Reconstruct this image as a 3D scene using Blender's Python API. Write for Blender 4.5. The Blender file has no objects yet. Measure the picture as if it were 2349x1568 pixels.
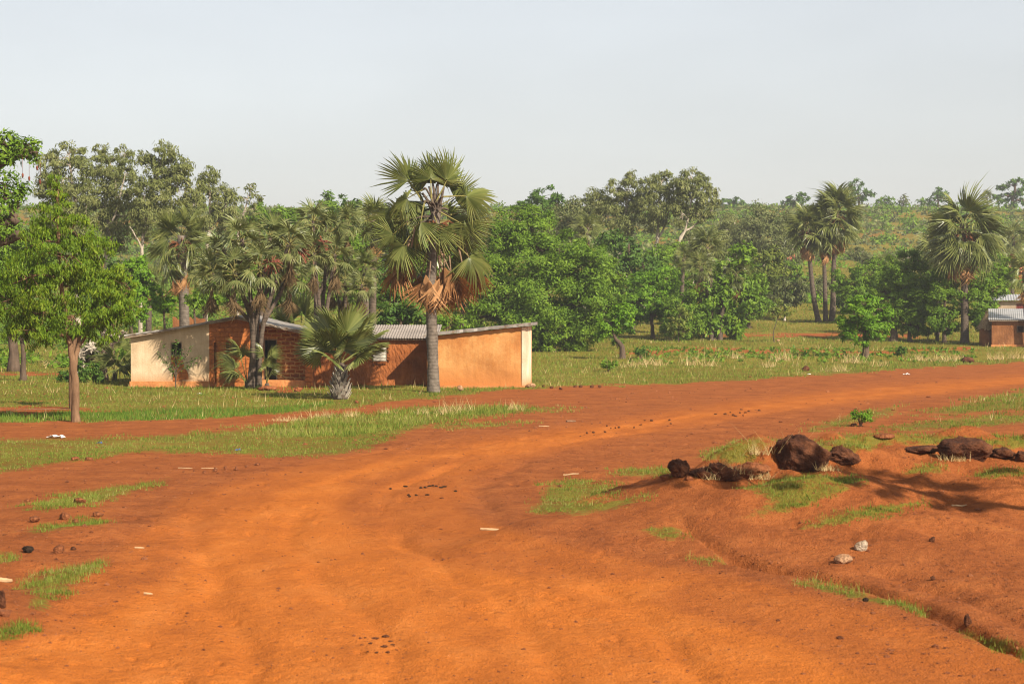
import bpy, bmesh, math, random
import numpy as np
from mathutils import Vector, Matrix

# ------------------------------------------------------------------ camera, sky, sun, exposure
scn = bpy.context.scene
COL = scn.collection
CAM_H = 3.5
F, CX, CY = 4698.0, 1174.5, 784.0          # focal length and centre in units of a 2349 px wide picture
PITCH = math.atan(88.7 / F)
cam_data = bpy.data.cameras.new("camera")
cam = bpy.data.objects.new("camera", cam_data)
COL.objects.link(cam)
cam_data.sensor_width = 36.0
cam_data.lens = 36.0 * F / 2349.0
cam_data.clip_start = 0.5
cam_data.clip_end = 9000.0
cam.location = (0, 0, CAM_H)
cam.rotation_euler = (math.radians(90) - PITCH, 0, 0)
cam_data.dof.use_dof = True
cam_data.dof.focus_distance = 84.0
cam_data.dof.aperture_fstop = 4.0
scn.camera = cam

SUN_AZ = math.radians(50)                  # from +X towards the camera side
SUN_EL = math.radians(36)
world = bpy.data.worlds.new("World")
scn.world = world
world.use_nodes = True
wn = world.node_tree
wn.nodes.clear()
sky = wn.nodes.new("ShaderNodeTexSky")
sky.sky_type = 'NISHITA'
sky.sun_disc = False
sky.sun_elevation = SUN_EL
sky.sun_rotation = math.radians(90) + SUN_AZ
sky.altitude = 300
sky.air_density = 1.0
sky.dust_density = 1.2
sky.ozone_density = 1.5
bg = wn.nodes.new("ShaderNodeBackground")
bg.inputs[1].default_value = 0.076
wo = wn.nodes.new("ShaderNodeOutputWorld")
# hazy air: the blue is washed out, with faint uneven veils of cloud
hsv = wn.nodes.new("ShaderNodeHueSaturation")
hsv.inputs["Saturation"].default_value = 0.36
wtc = wn.nodes.new("ShaderNodeTexCoord")
wmap = wn.nodes.new("ShaderNodeMapping")
wmap.inputs["Scale"].default_value = (3.0, 3.0, 9.0)
wnz = wn.nodes.new("ShaderNodeTexNoise")
wnz.inputs["Scale"].default_value = 1.6
wnz.inputs["Detail"].default_value = 6.0
wmr = wn.nodes.new("ShaderNodeMapRange")
wmr.inputs["From Min"].default_value = 0.3
wmr.inputs["From Max"].default_value = 0.7
wmr.inputs["To Min"].default_value = 0.93
wmr.inputs["To Max"].default_value = 1.05
wn.links.new(wtc.outputs["Generated"], wmap.inputs[0])
wn.links.new(wmap.outputs[0], wnz.inputs["Vector"])
wn.links.new(wnz.outputs[0], wmr.inputs["Value"])
wn.links.new(wmr.outputs[0], hsv.inputs["Value"])
wn.links.new(sky.outputs[0], hsv.inputs["Color"])
wn.links.new(hsv.outputs[0], bg.inputs[0])
wn.links.new(bg.outputs[0], wo.inputs[0])
sun_data = bpy.data.lights.new("sun", 'SUN')
sun_data.energy = 5.0
sun_data.angle = math.radians(0.6)
sun_data.color = (1.0, 0.90, 0.74)
sun = bpy.data.objects.new("sun", sun_data)
COL.objects.link(sun)
sdir = Vector((math.cos(SUN_EL) * math.cos(SUN_AZ), -math.cos(SUN_EL) * math.sin(SUN_AZ), math.sin(SUN_EL)))
sun.rotation_euler = sdir.to_track_quat('Z', 'Y').to_euler()
sun.location = (60, -20, 60)
scn.view_settings.view_transform = 'Standard'
scn.view_settings.look = 'None'
scn.view_settings.gamma = 1.0
scn.view_settings.exposure = 0.92
scn.cycles.use_denoising = True
scn.cycles.filter_width = 1.15
scn.cycles.max_bounces = 6
scn.cycles.volume_bounces = 0
scn.cycles.transparent_max_bounces = 8

# ------------------------------------------------------------------ picture <-> world helpers
CP, SP = math.cos(PITCH), math.sin(PITCH)
def ray(px, py):
    a, c = (px - CX) / F, -(py - CY) / F
    return np.array([a, CP + c * SP, -SP + c * CP])
def W(px, py, Y):                          # point at depth Y on the line of sight
    d = ray(px, py)
    k = Y / d[1]
    return np.array([d[0] * k, Y, CAM_H + d[2] * k])
def XD(px, Y): return (px - CX) / F * Y
def proj(x, y, z):
    zz = z - CAM_H
    dep = y * CP - zz * SP
    up = y * SP + zz * CP
    dep = np.maximum(dep, 0.05)
    return CX + F * x / dep, CY - F * up / dep

# ------------------------------------------------------------------ numpy noise
def _h(ix, iy, seed):
    n = (ix * 374761393 + iy * 668265263 + seed * 974634777) & 0x7fffffff
    n = ((n ^ (n >> 13)) * 1274126177) & 0x7fffffff
    return ((n ^ (n >> 16)) & 0xffff) / 65535.0
def vnoise(x, y, seed=0):
    ix, iy = np.floor(x).astype(np.int64), np.floor(y).astype(np.int64)
    fx, fy = x - ix, y - iy
    fx, fy = fx * fx * (3 - 2 * fx), fy * fy * (3 - 2 * fy)
    a, b = _h(ix, iy, seed), _h(ix + 1, iy, seed)
    c, d = _h(ix, iy + 1, seed), _h(ix + 1, iy + 1, seed)
    return (a + (b - a) * fx) * (1 - fy) + (c + (d - c) * fx) * fy - 0.5
def fbm(x, y, octv=4, seed=0):
    s, a = 0.0, 1.0
    for o in range(octv):
        s = s + a * vnoise(x * 2 ** o, y * 2 ** o, seed + o * 17)
        a *= 0.5
    return s

# ------------------------------------------------------------------ mesh helpers
def mesh_arrays(name, v, faces_by_n, smooth=False, mats=(), mat_idx=None):
    """v: n x 3; faces_by_n: list of index arrays (m x k)"""
    me = bpy.data.meshes.new(name)
    v = np.asarray(v, dtype=np.float32)
    me.vertices.add(len(v))
    me.vertices.foreach_set("co", v.ravel())
    loops = np.concatenate([np.asarray(f, dtype=np.int32).ravel() for f in faces_by_n])
    tot = np.concatenate([np.full(len(f), np.asarray(f).shape[1], dtype=np.int32) for f in faces_by_n])
    start = np.concatenate([[0], np.cumsum(tot)[:-1]]).astype(np.int32)
    me.loops.add(len(loops))
    me.loops.foreach_set("vertex_index", loops)
    me.polygons.add(len(tot))
    me.polygons.foreach_set("loop_start", start)
    me.polygons.foreach_set("loop_total", tot)
    for m in mats: me.materials.append(m)
    if mat_idx is not None:
        me.polygons.foreach_set("material_index", np.asarray(mat_idx, dtype=np.int32))
    me.update(calc_edges=True)
    me.polygons.foreach_set("use_smooth", np.full(len(tot), smooth, dtype=bool))
    return me
def link(name, me, parent=None, loc=None, rot=None):
    o = bpy.data.objects.new(name, me)
    COL.objects.link(o)
    if parent is not None: o.parent = parent
    if loc is not None: o.location = [float(c) for c in loc]
    if rot is not None: o.rotation_euler = rot
    return o
def tag(o, label, cat, group=None):
    o['label'] = label
    o['category'] = cat
    if group: o['group'] = group
    return o
def thing(name, label, cat, loc=(0, 0, 0), rotz=0.0, group=None):
    o = bpy.data.objects.new(name, None)
    COL.objects.link(o)
    o.empty_display_size = 0.3
    o.location = [float(c) for c in loc]
    o.rotation_euler = (0, 0, rotz)
    return tag(o, label, cat, group)
def struct(o, kind='structure'):
    o['kind'] = kind
    return o
class MB:
    """collects pieces of one mesh"""
    def __init__(s): s.v, s.f, s.m, s.n = [], {}, {}, 0
    def add(s, v, faces, m=0):
        v = np.asarray(v, dtype=float)
        for f in faces:
            k = len(f)
            s.f.setdefault(k, []).append([i + s.n for i in f])
            s.m.setdefault(k, []).append(m)
        s.v.append(v)
        s.n += len(v)
        return s
    def prism(s, poly, y0, y1, m=0):       # convex polygon in xz pushed along y
        n = len(poly)
        v = [(x, y0, z) for x, z in poly] + [(x, y1, z) for x, z in poly]
        fs = [list(range(n)), list(range(2 * n - 1, n - 1, -1))]
        fs += [[i, i + n, (i + 1) % n + n, (i + 1) % n] for i in range(n)]
        return s.add(v, fs, m)
    def box(s, x0, x1, y0, y1, z0, z1, m=0):
        return s.prism([(x0, z0), (x1, z0), (x1, z1), (x0, z1)], y0, y1, m)
    def tube(s, pts, rad, sides=7, m=0, cap=True):
        pts = np.asarray(pts, dtype=float)
        n = len(pts)
        vs = []
        ref = np.array([0.31, 0.95, 0.05])
        for i in range(n):
            t = pts[min(i + 1, n - 1)] - pts[max(i - 1, 0)]
            t = t / (np.linalg.norm(t) + 1e-9)
            a = np.cross(t, ref)
            if np.linalg.norm(a) < 0.1: a = np.cross(t, [1, 0, 0])
            a /= np.linalg.norm(a)
            b = np.cross(t, a)
            for k in range(sides):
                w = 2 * math.pi * k / sides
                vs.append(pts[i] + rad[i] * (math.cos(w) * a + math.sin(w) * b))
        fs = []
        for i in range(n - 1):
            for k in range(sides):
                fs.append([i * sides + k, i * sides + (k + 1) % sides, (i + 1) * sides + (k + 1) % sides, (i + 1) * sides + k])
        if cap:
            fs.append(list(range(sides))[::-1])
            fs.append([(n - 1) * sides + k for k in range(sides)])
        return s.add(vs, fs, m)
    def mesh(s, name, mats, smooth=False):
        ks = sorted(s.f)
        mi = np.concatenate([s.m[k] for k in ks])
        return mesh_arrays(name, np.concatenate(s.v), [np.array(s.f[k]) for k in ks], smooth, mats if isinstance(mats, (list, tuple)) else [mats], mi)
    def build(s, name, mats, parent=None, loc=None, smooth=False):
        return link(name, s.mesh(name, mats, smooth), parent, loc)
def curve_pts(p, n=4, jit=0.0, rng=None):
    """a smooth polyline through the points p"""
    p = np.asarray(p, dtype=float)
    out = []
    m = len(p)
    for i in range(m - 1):
        p0, p1, p2, p3 = p[max(i - 1, 0)], p[i], p[i + 1], p[min(i + 2, m - 1)]
        for k in range(n):
            t = k / n
            q = 0.5 * ((2 * p1) + (-p0 + p2) * t + (2 * p0 - 5 * p1 + 4 * p2 - p3) * t * t + (-p0 + 3 * p1 - 3 * p2 + p3) * t ** 3)
            if jit and (i or k): q = q + rng.normal(0, jit, 3)
            out.append(q)
    out.append(p[-1])
    return np.array(out)

# ------------------------------------------------------------------ materials
def new_mat(name):
    m = bpy.data.materials.new(name)
    m.use_nodes = True
    nt = m.node_tree
    b = nt.nodes["Principled BSDF"]
    b.inputs["Roughness"].default_value = 0.9
    b.inputs["Specular IOR Level"].default_value = 0.15
    return m, nt, b
def N(nt, t, **kw):
    n = nt.nodes.new(t)
    for k, v in kw.items():
        if k in n.inputs.keys(): n.inputs[k].default_value = v
        else: setattr(n, k, v)
    return n
def ramp(nt, fac, stops):
    r = nt.nodes.new("ShaderNodeValToRGB")
    el = r.color_ramp.elements
    while len(el) < len(stops): el.new(0.5)
    for e, (p, c) in zip(el, stops):
        e.position = p
        e.color = tuple(c) + (1,) if len(c) == 3 else c
    nt.links.new(fac, r.inputs[0])
    return r.outputs[0]
def mixc(nt, fac, a, b, mode='MIX'):
    m = nt.nodes.new("ShaderNodeMix")
    m.data_type = 'RGBA'
    m.blend_type = mode
    for s, v in ((m.inputs[0], fac), (m.inputs[6], a), (m.inputs[7], b)):
        if hasattr(v, 'is_linked') or hasattr(v, 'links'): nt.links.new(v, s)
        elif isinstance(v, (int, float)): s.default_value = v
        else: s.default_value = tuple(v) + (1,)
    return m.outputs[2]
def math_n(nt, op, a, b=0.0, clamp=False):
    m = nt.nodes.new("ShaderNodeMath")
    m.operation = op
    m.use_clamp = clamp
    for s, v in ((m.inputs[0], a), (m.inputs[1], b)):
        if isinstance(v, (int, float)): s.default_value = v
        else: nt.links.new(v, s)
    return m.outputs[0]
def coords(nt, scale=(1, 1, 1), kind="Object"):
    tc = nt.nodes.new("ShaderNodeTexCoord")
    mp = nt.nodes.new("ShaderNodeMapping")
    mp.inputs["Scale"].default_value = scale
    nt.links.new(tc.outputs[kind], mp.inputs[0])
    return mp.outputs[0]
def noise(nt, vec, scale, detail=4.0, rough=0.55):
    n = N(nt, "ShaderNodeTexNoise", Scale=scale, Detail=detail, Roughness=rough)
    nt.links.new(vec, n.inputs["Vector"])
    return n.outputs[0]
def bump(nt, bsdf, h, strength=0.5, dist=0.05):
    b = N(nt, "ShaderNodeBump", Strength=strength, Distance=dist)
    nt.links.new(h, b.inputs["Height"])
    nt.links.new(b.outputs[0], bsdf.inputs["Normal"])
def leaf_mat(name, c0, c1, c2, trans=0.32, rough=0.5, spec=0.14):
    m, nt, b = new_mat(name)
    g = nt.nodes.new("ShaderNodeNewGeometry")
    v = coords(nt)
    nz = noise(nt, v, 0.55, 2)
    f = math_n(nt, 'ADD', math_n(nt, 'MULTIPLY', g.outputs["Random Per Island"], 0.6), math_n(nt, 'MULTIPLY', math_n(nt, 'SUBTRACT', nz, 0.3), 1.0), True)
    c = ramp(nt, f, [(0.0, c0), (0.5, c1), (1.0, c2)])
    nt.links.new(c, b.inputs["Base Color"])
    b.inputs["Roughness"].default_value = rough
    b.inputs["Specular IOR Level"].default_value = spec
    t = nt.nodes.new("ShaderNodeBsdfTranslucent")
    tcol = mixc(nt, 1.0, c, (1.0, 1.0, 0.45), 'MULTIPLY')
    nt.links.new(tcol, t.inputs[0])
    mx = nt.nodes.new("ShaderNodeMixShader")
    mx.inputs[0].default_value = trans
    nt.links.new(b.outputs[0], mx.inputs[1])
    nt.links.new(t.outputs[0], mx.inputs[2])
    nt.links.new(mx.outputs[0], nt.nodes["Material Output"].inputs[0])
    return m
def bark_mat(name, c0, c1, sc=6.0, stretch=0.25, strength=0.6):
    m, nt, b = new_mat(name)
    v = coords(nt, (1, 1, stretch))
    n1 = noise(nt, v, sc, 5, 0.65)
    nt.links.new(ramp(nt, n1, [(0.3, c0), (0.7, c1)]), b.inputs["Base Color"])
    bump(nt, b, n1, strength, 0.06)
    return m
def plaster_mat(name, stops, sc=1.2, fine=22.0, bstr=0.35, stretch=(1, 1, 1), stain=None):
    m, nt, b = new_mat(name)
    v = coords(nt, stretch)
    v2 = coords(nt)
    n1 = noise(nt, v2, sc, 6, 0.6)
    n2 = noise(nt, v, fine, 4, 0.6)
    f = math_n(nt, 'ADD', math_n(nt, 'MULTIPLY', n1, 0.75), math_n(nt, 'MULTIPLY', n2, 0.25))
    c = ramp(nt, f, stops)
    patch = noise(nt, coords(nt), 0.7, 3, 0.5)
    c = mixc(nt, 0.8, c, ramp(nt, patch, [(0.35, (0.80, 0.78, 0.76)), (0.6, (1.08, 1.08, 1.08))]), 'MULTIPLY')
    streak = noise(nt, coords(nt, (5.0, 5.0, 0.35)), 2.0, 4, 0.6)
    c = mixc(nt, 0.7, c, ramp(nt, streak, [(0.3, (0.86, 0.85, 0.84)), (0.6, (1.04, 1.04, 1.04))]), 'MULTIPLY')
    if stain:                              # earth splashed up the foot of the wall
        sp = nt.nodes.new("ShaderNodeSeparateXYZ")
        nt.links.new(v2, sp.inputs[0])
        k = math_n(nt, 'ADD', math_n(nt, 'MULTIPLY', sp.outputs[2], -1.0 / stain[1]), math_n(nt, 'ADD', math_n(nt, 'MULTIPLY', n1, 1.6), 0.2), True)
        c = mixc(nt, k, c, stain[0])
    nt.links.new(c, b.inputs["Base Color"])
    bump(nt, b, n2, bstr, 0.05)
    return m
M = {}
M['leaf_green'] = leaf_mat('leaf_green', (0.052, 0.110, 0.010), (0.120, 0.210, 0.017), (0.215, 0.310, 0.030))
M['leaf_bright'] = leaf_mat('leaf_bright', (0.055, 0.130, 0.008), (0.120, 0.240, 0.013), (0.210, 0.340, 0.025))
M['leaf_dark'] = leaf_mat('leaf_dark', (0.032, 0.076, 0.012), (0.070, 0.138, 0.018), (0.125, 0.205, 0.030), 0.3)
M['leaf_euc'] = leaf_mat('leaf_euc', (0.090, 0.110, 0.030), (0.165, 0.185, 0.055), (0.270, 0.270, 0.105), 0.3)
M['leaf_olive'] = leaf_mat('leaf_olive', (0.075, 0.095, 0.025), (0.130, 0.150, 0.050), (0.200, 0.200, 0.080), 0.25)
M['leaf_yellow'] = leaf_mat('leaf_yellow', (0.080, 0.120, 0.018), (0.150, 0.190, 0.030), (0.240, 0.260, 0.050))
M['leaf_feather'] = leaf_mat('leaf_feather', (0.050, 0.105, 0.007), (0.120, 0.200, 0.012), (0.235, 0.300, 0.022), 0.36)
M['frond'] = leaf_mat('frond', (0.075, 0.100, 0.024), (0.155, 0.180, 0.046), (0.290, 0.290, 0.095), 0.25, 0.34, 0.35)
M['frond_doum'] = leaf_mat('frond_doum', (0.065, 0.088, 0.026), (0.140, 0.160, 0.050), (0.265, 0.260, 0.100), 0.22, 0.36, 0.3)
M['frond_dead'] = leaf_mat('frond_dead', (0.190, 0.085, 0.032), (0.370, 0.185, 0.075), (0.540, 0.310, 0.140), 0.25, 0.7)
M['petiole'] = bark_mat('petiole', (0.12, 0.115, 0.035), (0.25, 0.215, 0.07), 8)
M['petiole_dead'] = bark_mat('petiole_dead', (0.16, 0.10, 0.06), (0.30, 0.20, 0.13), 8)
M['fibre'] = bark_mat('fibre', (0.07, 0.025, 0.012), (0.22, 0.085, 0.035), 9)
M['bark_brown'] = bark_mat('bark_brown', (0.095, 0.052, 0.028), (0.23, 0.135, 0.075), 7)
M['bark_dark'] = bark_mat('bark_dark', (0.050, 0.034, 0.024), (0.130, 0.090, 0.062), 6)
M['bark_pale'] = bark_mat('bark_pale', (0.22, 0.18, 0.135), (0.50, 0.43, 0.34), 3, 0.3, 0.25)
M['twig'] = bark_mat('twig', (0.12, 0.07, 0.04), (0.25, 0.15, 0.09), 8)
def palm_bark(name, c0, c1):
    m, nt, b = new_mat(name)
    v = coords(nt)
    sp = nt.nodes.new("ShaderNodeSeparateXYZ")
    nt.links.new(v, sp.inputs[0])
    n1 = noise(nt, v, 5, 5, 0.6)
    w = math_n(nt, 'SINE', math_n(nt, 'ADD', math_n(nt, 'MULTIPLY', sp.outputs[2], 48.0), math_n(nt, 'MULTIPLY', n1, 9.0)))
    f = math_n(nt, 'ADD', math_n(nt, 'MULTIPLY', w, 0.06), n1)
    nt.links.new(ramp(nt, f, [(0.25, c0), (0.75, c1)]), b.inputs["Base Color"])
    bump(nt, b, f, 0.7, 0.04)
    return m
M['palm_bark'] = palm_bark('palm_bark', (0.062, 0.048, 0.038), (0.19, 0.155, 0.122))
M['palm_bark_dark'] = palm_bark('palm_bark_dark', (0.042, 0.030, 0.023), (0.14, 0.105, 0.078))
M['stub'] = bark_mat('stub', (0.11, 0.095, 0.075), (0.38, 0.33, 0.27), 5, 0.4)

# ------------------------------------------------------------------ terrain
_ty = np.array([-300, 0, 100, 125, 147, 168, 190, 260, 330, 380, 430, 470, 700, 1500, 4000.0])
_tz = np.array([0, 0, 0, 0.05, 0.2, 0.85, 1.7, 6.2, 11.6, 17.6, 23.2, 24.6, 25, 23, 22.0])
_fy = np.arange(-300, 4001, 2.0)
_fz = np.interp(_fy, _ty, _tz)
_fz = np.convolve(np.pad(_fz, 8, mode='edge'), np.hanning(17) / np.hanning(17).sum(), 'valid')
RIDGE = [(1.2, 33.8), (2.6, 33.0), (4.6, 32.7), (6.5, 34.2), (9.5, 36.6), (16, 40), (40, 55)]
DITCH = [(2.1, 30.2), (2.5, 28.6), (2.95, 27.0), (4.0, 25.4), (4.7, 23.6), (5.2, 20.6), (5.9, 15.5)]
def seg_dist(x, y, line):
    best = np.full(np.shape(x), 1e9)
    side = np.zeros(np.shape(x))
    tpar = np.zeros(np.shape(x))
    n = len(line) - 1
    for i in range(n):
        ax, ay = line[i]
        bx, by = line[i + 1]
        dx, dy = bx - ax, by - ay
        L2 = dx * dx + dy * dy
        t = np.clip(((x - ax) * dx + (y - ay) * dy) / L2, 0, 1)
        d = np.hypot(x - ax - t * dx, y - ay - t * dy)
        s = np.where(dx * (y - ay) - dy * (x - ax) < 0, -d, d)
        m = d < best
        best = np.where(m, d, best)
        side = np.where(m, s, side)
        tpar = np.where(m, (i + t) / n, tpar)
    return best, side, tpar
def sstep(a, b, x):
    t = np.clip((x - a) / (b - a), 0, 1)
    return t * t * (3 - 2 * t)
def _flat(px, py):
    d = ray(px, py)
    k = -CAM_H / d[2]
    return (d[0] * k, d[1] * k)
RUTLINE = [_flat(*q) for q in ((1180, 2300), (1130, 1750), (1080, 1500), (900, 1340), (780, 1220), (790, 1120), (980, 1055), (1300, 1005), (1600, 960), (1900, 918), (2349, 872), (2700, 850))]
def H(x, y):
    x, y = np.asarray(x, dtype=float), np.asarray(y, dtype=float)
    z = np.interp(y, _fy, _fz)
    far = sstep(190, 330, y)
    z = z + 1.6 * far * fbm(x / 60, y / 60, 3, 5) + 0.10 * fbm(x / 9, y / 9, 4, 3) * sstep(30, 60, y) + 0.05 * fbm(x / 2.2, y / 2.2, 3, 9)
    near = 1 - sstep(48, 70, y)
    # bank of bare earth to the right of the road
    dr, sr, tr = seg_dist(x, y, RIDGE)
    hgt = 0.62 * sstep(0.0, 0.12, tr) + 0.62 * sstep(0.06, 0.36, tr)
    front = np.maximum(-sr, 0)
    back = np.maximum(sr, 0)
    prof = np.where(sr < 0, np.exp(-(front / 4.0) ** 2), np.exp(-(back / 1.05) ** 2))
    cap = np.where(tr <= 0.001, np.exp(-(dr / 0.9) ** 2) * 0.0, 1.0)
    z = z + near * hgt * prof * cap * (1 + 0.5 * fbm(x / 1.3, y / 1.3, 3, 21))
    dd, sd, td = seg_dist(x, y, DITCH)
    wv = 0.16 * fbm(x / 0.8, y / 0.8, 3, 31)
    right = sstep(0.0, 4.5, sd)
    z = z + near * (0.15 * right * (1 - sstep(25, 31, y)) - 0.23 * np.exp(-((dd + 0.8 * wv) / 0.11) ** 2) * sstep(0.02, 0.22, td) * (0.75 + 0.65 * fbm(x / 1.1, y / 1.1, 2, 35)))
    z = z - near * 0.09 * np.exp(-((dd - 0.85 + 1.6 * wv) / 0.2) ** 2) * (sd > 0) * sstep(0.4, 0.55, td)
    # coarse clods on the bank
    z = z + near * right * (0.045 * fbm(x / 0.55, y / 0.55, 3, 41) + 0.022 * fbm(x / 0.16, y / 0.2, 2, 43))
    # the verge on the near left
    z = z + 0.22 * sstep(-3.0, -5.5, x + 0.02 * y) * near * (1 + fbm(x / 1.5, y / 1.5, 3, 51)) * (1 - sstep(26, 40, y))
    # wheel ruts, hoof marks and washed hollows in the road
    rd, rs, rt = seg_dist(x, y, RUTLINE)
    wob = 0.5 * fbm(x / 2.5, y / 4, 3, 61)
    for off in (-2.3, -0.85, 0.7, 2.1):
        z = z - (1 - sstep(60, 80, y)) * 0.055 * np.exp(-((rs - off + wob) / 0.18) ** 2) * np.clip(0.55 + 1.6 * fbm(x / 3.1 + off, y / 6, 2, 65), 0, 1.2)
    z = z + (1 - sstep(40, 60, y)) * (0.034 * fbm(x / 0.6, y / 0.6, 3, 67) + 0.035 * fbm(x / 1.7, y / 1.2, 2, 69))
    pit = np.maximum(fbm(x / 0.22, y / 0.3, 2, 83) - 0.28, 0) * sstep(0.0, 0.5, fbm(x / 2.4, y / 3.5, 2, 85) + 0.1)
    z = z - (1 - sstep(36, 50, y)) * 0.16 * pit
    # hoed ridges of the vegetable field
    rows = sstep(118, 122, y) * (1 - sstep(143, 147, y)) * sstep(5, 9, x)
    z = z + rows * 0.12 * np.sin(y * 1.9 + 0.6 * np.sin(x * 0.8))
    return z
def G(px, py):                             # where the line of sight meets the ground
    d = ray(px, py)
    Y = np.concatenate([np.arange(14, 60, 0.05), np.arange(60, 700, 0.25)])
    k = Y / d[1]
    below = CAM_H + d[2] * k < H(d[0] * k, Y)
    i = int(np.argmax(below)) if below.any() else len(Y) - 1
    k = Y[i] / d[1]
    x = d[0] * k
    return np.array([x, Y[i], float(H(x, Y[i]))])
def at_ground(px, Y):
    x = XD(px, Y)
    return np.array([x, Y, float(H(x, Y))])

# ground cover masks, given as outlines of the patches on the ground
def inpoly(u, v, P):
    P = np.asarray(P, dtype=float)
    ins = np.zeros(u.shape, bool)
    dist = np.full(u.shape, 1e9)
    n = len(P)
    for i in range(n):
        x0, y0 = P[i]
        x1, y1 = P[(i + 1) % n]
        if y0 != y1:
            c = ((y0 > v) != (y1 > v)) & (u < (x1 - x0) * (v - y0) / (y1 - y0) + x0)
            ins ^= c
        dx, dy = x1 - x0, y1 - y0
        # vertical distances count four times: the ground is seen at a shallow angle
        t = np.clip(((u - x0) * dx + 16 * (v - y0) * dy) / (dx * dx + 16 * dy * dy + 1e-9), 0, 1)
        dist = np.minimum(dist, np.hypot(u - x0 - t * dx, 4 * (v - y0 - t * dy)))
    return np.where(ins, dist, -dist)
FIELD = [(-900, 972), (0, 972), (150, 968), (400, 964), (600, 954), (750, 940), (900, 924), (1050, 908), (1220, 893), (1330, 887), (1560, 882), (1800, 866), (2000, 856), (2100, 846), (2349, 836), (3300, 800), (3300, 300), (-900, 300)]
GRASS = [
    [(-200, 1004), (60, 1004), (200, 1003), (420, 992), (600, 977), (720, 957), (850, 944), (1000, 937), (1100, 931), (1190, 930), (1290, 936), (1330, 941), (1200, 948), (1060, 962), (960, 985), (860, 1028), (760, 1044), (640, 1048), (560, 1044), (420, 1040), (300, 1036), (262, 1046), (110, 1070), (0, 1086), (-200, 1110)],
    [(960, 972), (1080, 965), (1225, 970), (1160, 979), (1000, 984)],
    [(385, 1094), (250, 1110), (130, 1136), (20, 1172), (120, 1172), (220, 1160), (300, 1130), (390, 1100)],
    [(40, 1222), (90, 1200), (200, 1186), (260, 1190), (200, 1206), (90, 1226)],
    [(50, 1395), (70, 1330), (150, 1300), (230, 1282), (245, 1300), (170, 1350), (110, 1400)],
    [(-20, 1440), (40, 1420), (90, 1440), (40, 1470), (-20, 1470)],
    [(-10, 1285), (20, 1268), (50, 1282), (20, 1296)],
    [(1215, 1165), (1240, 1115), (1330, 1100), (1420, 1112), (1420, 1130), (1330, 1150), (1450, 1140), (1530, 1120), (1430, 1165), (1330, 1182), (1230, 1180)],
    [(1380, 1085), (1450, 1072), (1560, 1070), (1540, 1092), (1430, 1096)],
    [(1590, 1050), (1640, 1020), (1740, 1000), (1790, 1010), (1740, 1050), (1790, 1075), (1700, 1070)],
    [(1690, 1120), (1800, 1085), (1960, 1090), (2010, 1102), (1960, 1128), (1840, 1165), (1690, 1190), (1760, 1150)],
    [(1800, 1212), (1900, 1180), (2000, 1158), (2140, 1146), (2120, 1162), (2000, 1190), (1870, 1212)],
    [(2055, 1075), (2100, 1062), (2190, 1066), (2170, 1084), (2080, 1086)],
    [(2200, 1085), (2349, 1072), (2420, 1072), (2400, 1090), (2260, 1098)],
    [(1840, 980), (1930, 955), (2010, 938), (2080, 930), (2060, 950), (1960, 975), (1880, 990)],
    [(2090, 950), (2200, 920), (2349, 890), (2600, 860), (2600, 940), (2349, 940), (2180, 952)],
    [(1990, 985), (2120, 962), (2349, 945), (2600, 945), (2600, 975), (2349, 972), (2100, 990)],
    [(1870, 1005), (2000, 992), (2200, 1000), (2349, 1000), (2600, 1000), (2600, 1030), (2300, 1030), (2050, 1022), (1900, 1050), (1780, 1060), (1800, 1020)],
    [(1450, 1212), (1540, 1208), (1580, 1232), (1500, 1240)],
    [(1565, 1275), (1650, 1280), (1690, 1305), (1600, 1300)],
    [(1830, 1330), (1960, 1350), (2130, 1400), (2120, 1412), (1950, 1372), (1830, 1340)],
    [(2210, 1440), (2300, 1470), (2420, 1510), (2400, 1530), (2270, 1500), (2190, 1455)],
]
BARE_IN_FIELD = [
    [(-300, 938), (60, 930), (200, 938), (330, 941), (200, 948), (0, 950), (-300, 955)],
    [(-300, 853), (140, 855), (150, 861), (-300, 862)],
    [(620, 880), (690, 876), (740, 892), (640, 900)],
    [(1430, 806), (1560, 800), (1700, 796), (1700, 803), (1560, 808), (1430, 813)],
    [(1700, 801), (2000, 803), (2240, 797), (2240, 803), (2000, 810), (1700, 808)],
    [(1600, 766), (1900, 764), (2120, 770), (2120, 774), (1900, 772), (1600, 772)],
    [(2000, 850), (2200, 838), (2349, 828), (2500, 822), (2500, 840), (2200, 848)],
]
ROAD = [(-600, 1568), (-200, 1568), (40, 1440), (260, 1265), (360, 1180), (440, 1130), (560, 1090), (760, 1050), (980, 1016), (1250, 978), (1480, 947), (1680, 916), (1870, 895), (2060, 878), (2349, 856), (3000, 800),
        (3000, 830), (2349, 884), (2100, 912), (1850, 940), (1600, 980), (1400, 1014), (1200, 1058), (1090, 1110), (1060, 1160), (1180, 1215), (1500, 1290), (1800, 1340), (2050, 1410), (2349, 1500), (2700, 1620), (2700, 2600), (-600, 2600)]
TRACK = [(-300, 1575), (150, 1450), (420, 1290), (540, 1170), (660, 1100), (900, 1052), (1250, 998), (1550, 955), (1850, 915), (2100, 890), (2349, 868), (3000, 810), (3000, 818), (2349, 876), (2100, 902), (1850, 928), (1550, 972), (1300, 1016), (1000, 1062), (820, 1100), (790, 1180), (1000, 1290), (1350, 1330), (1600, 1330), (1500, 1380), (1800, 1460), (2100, 1600), (2000, 2600), (-300, 2600)]
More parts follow.
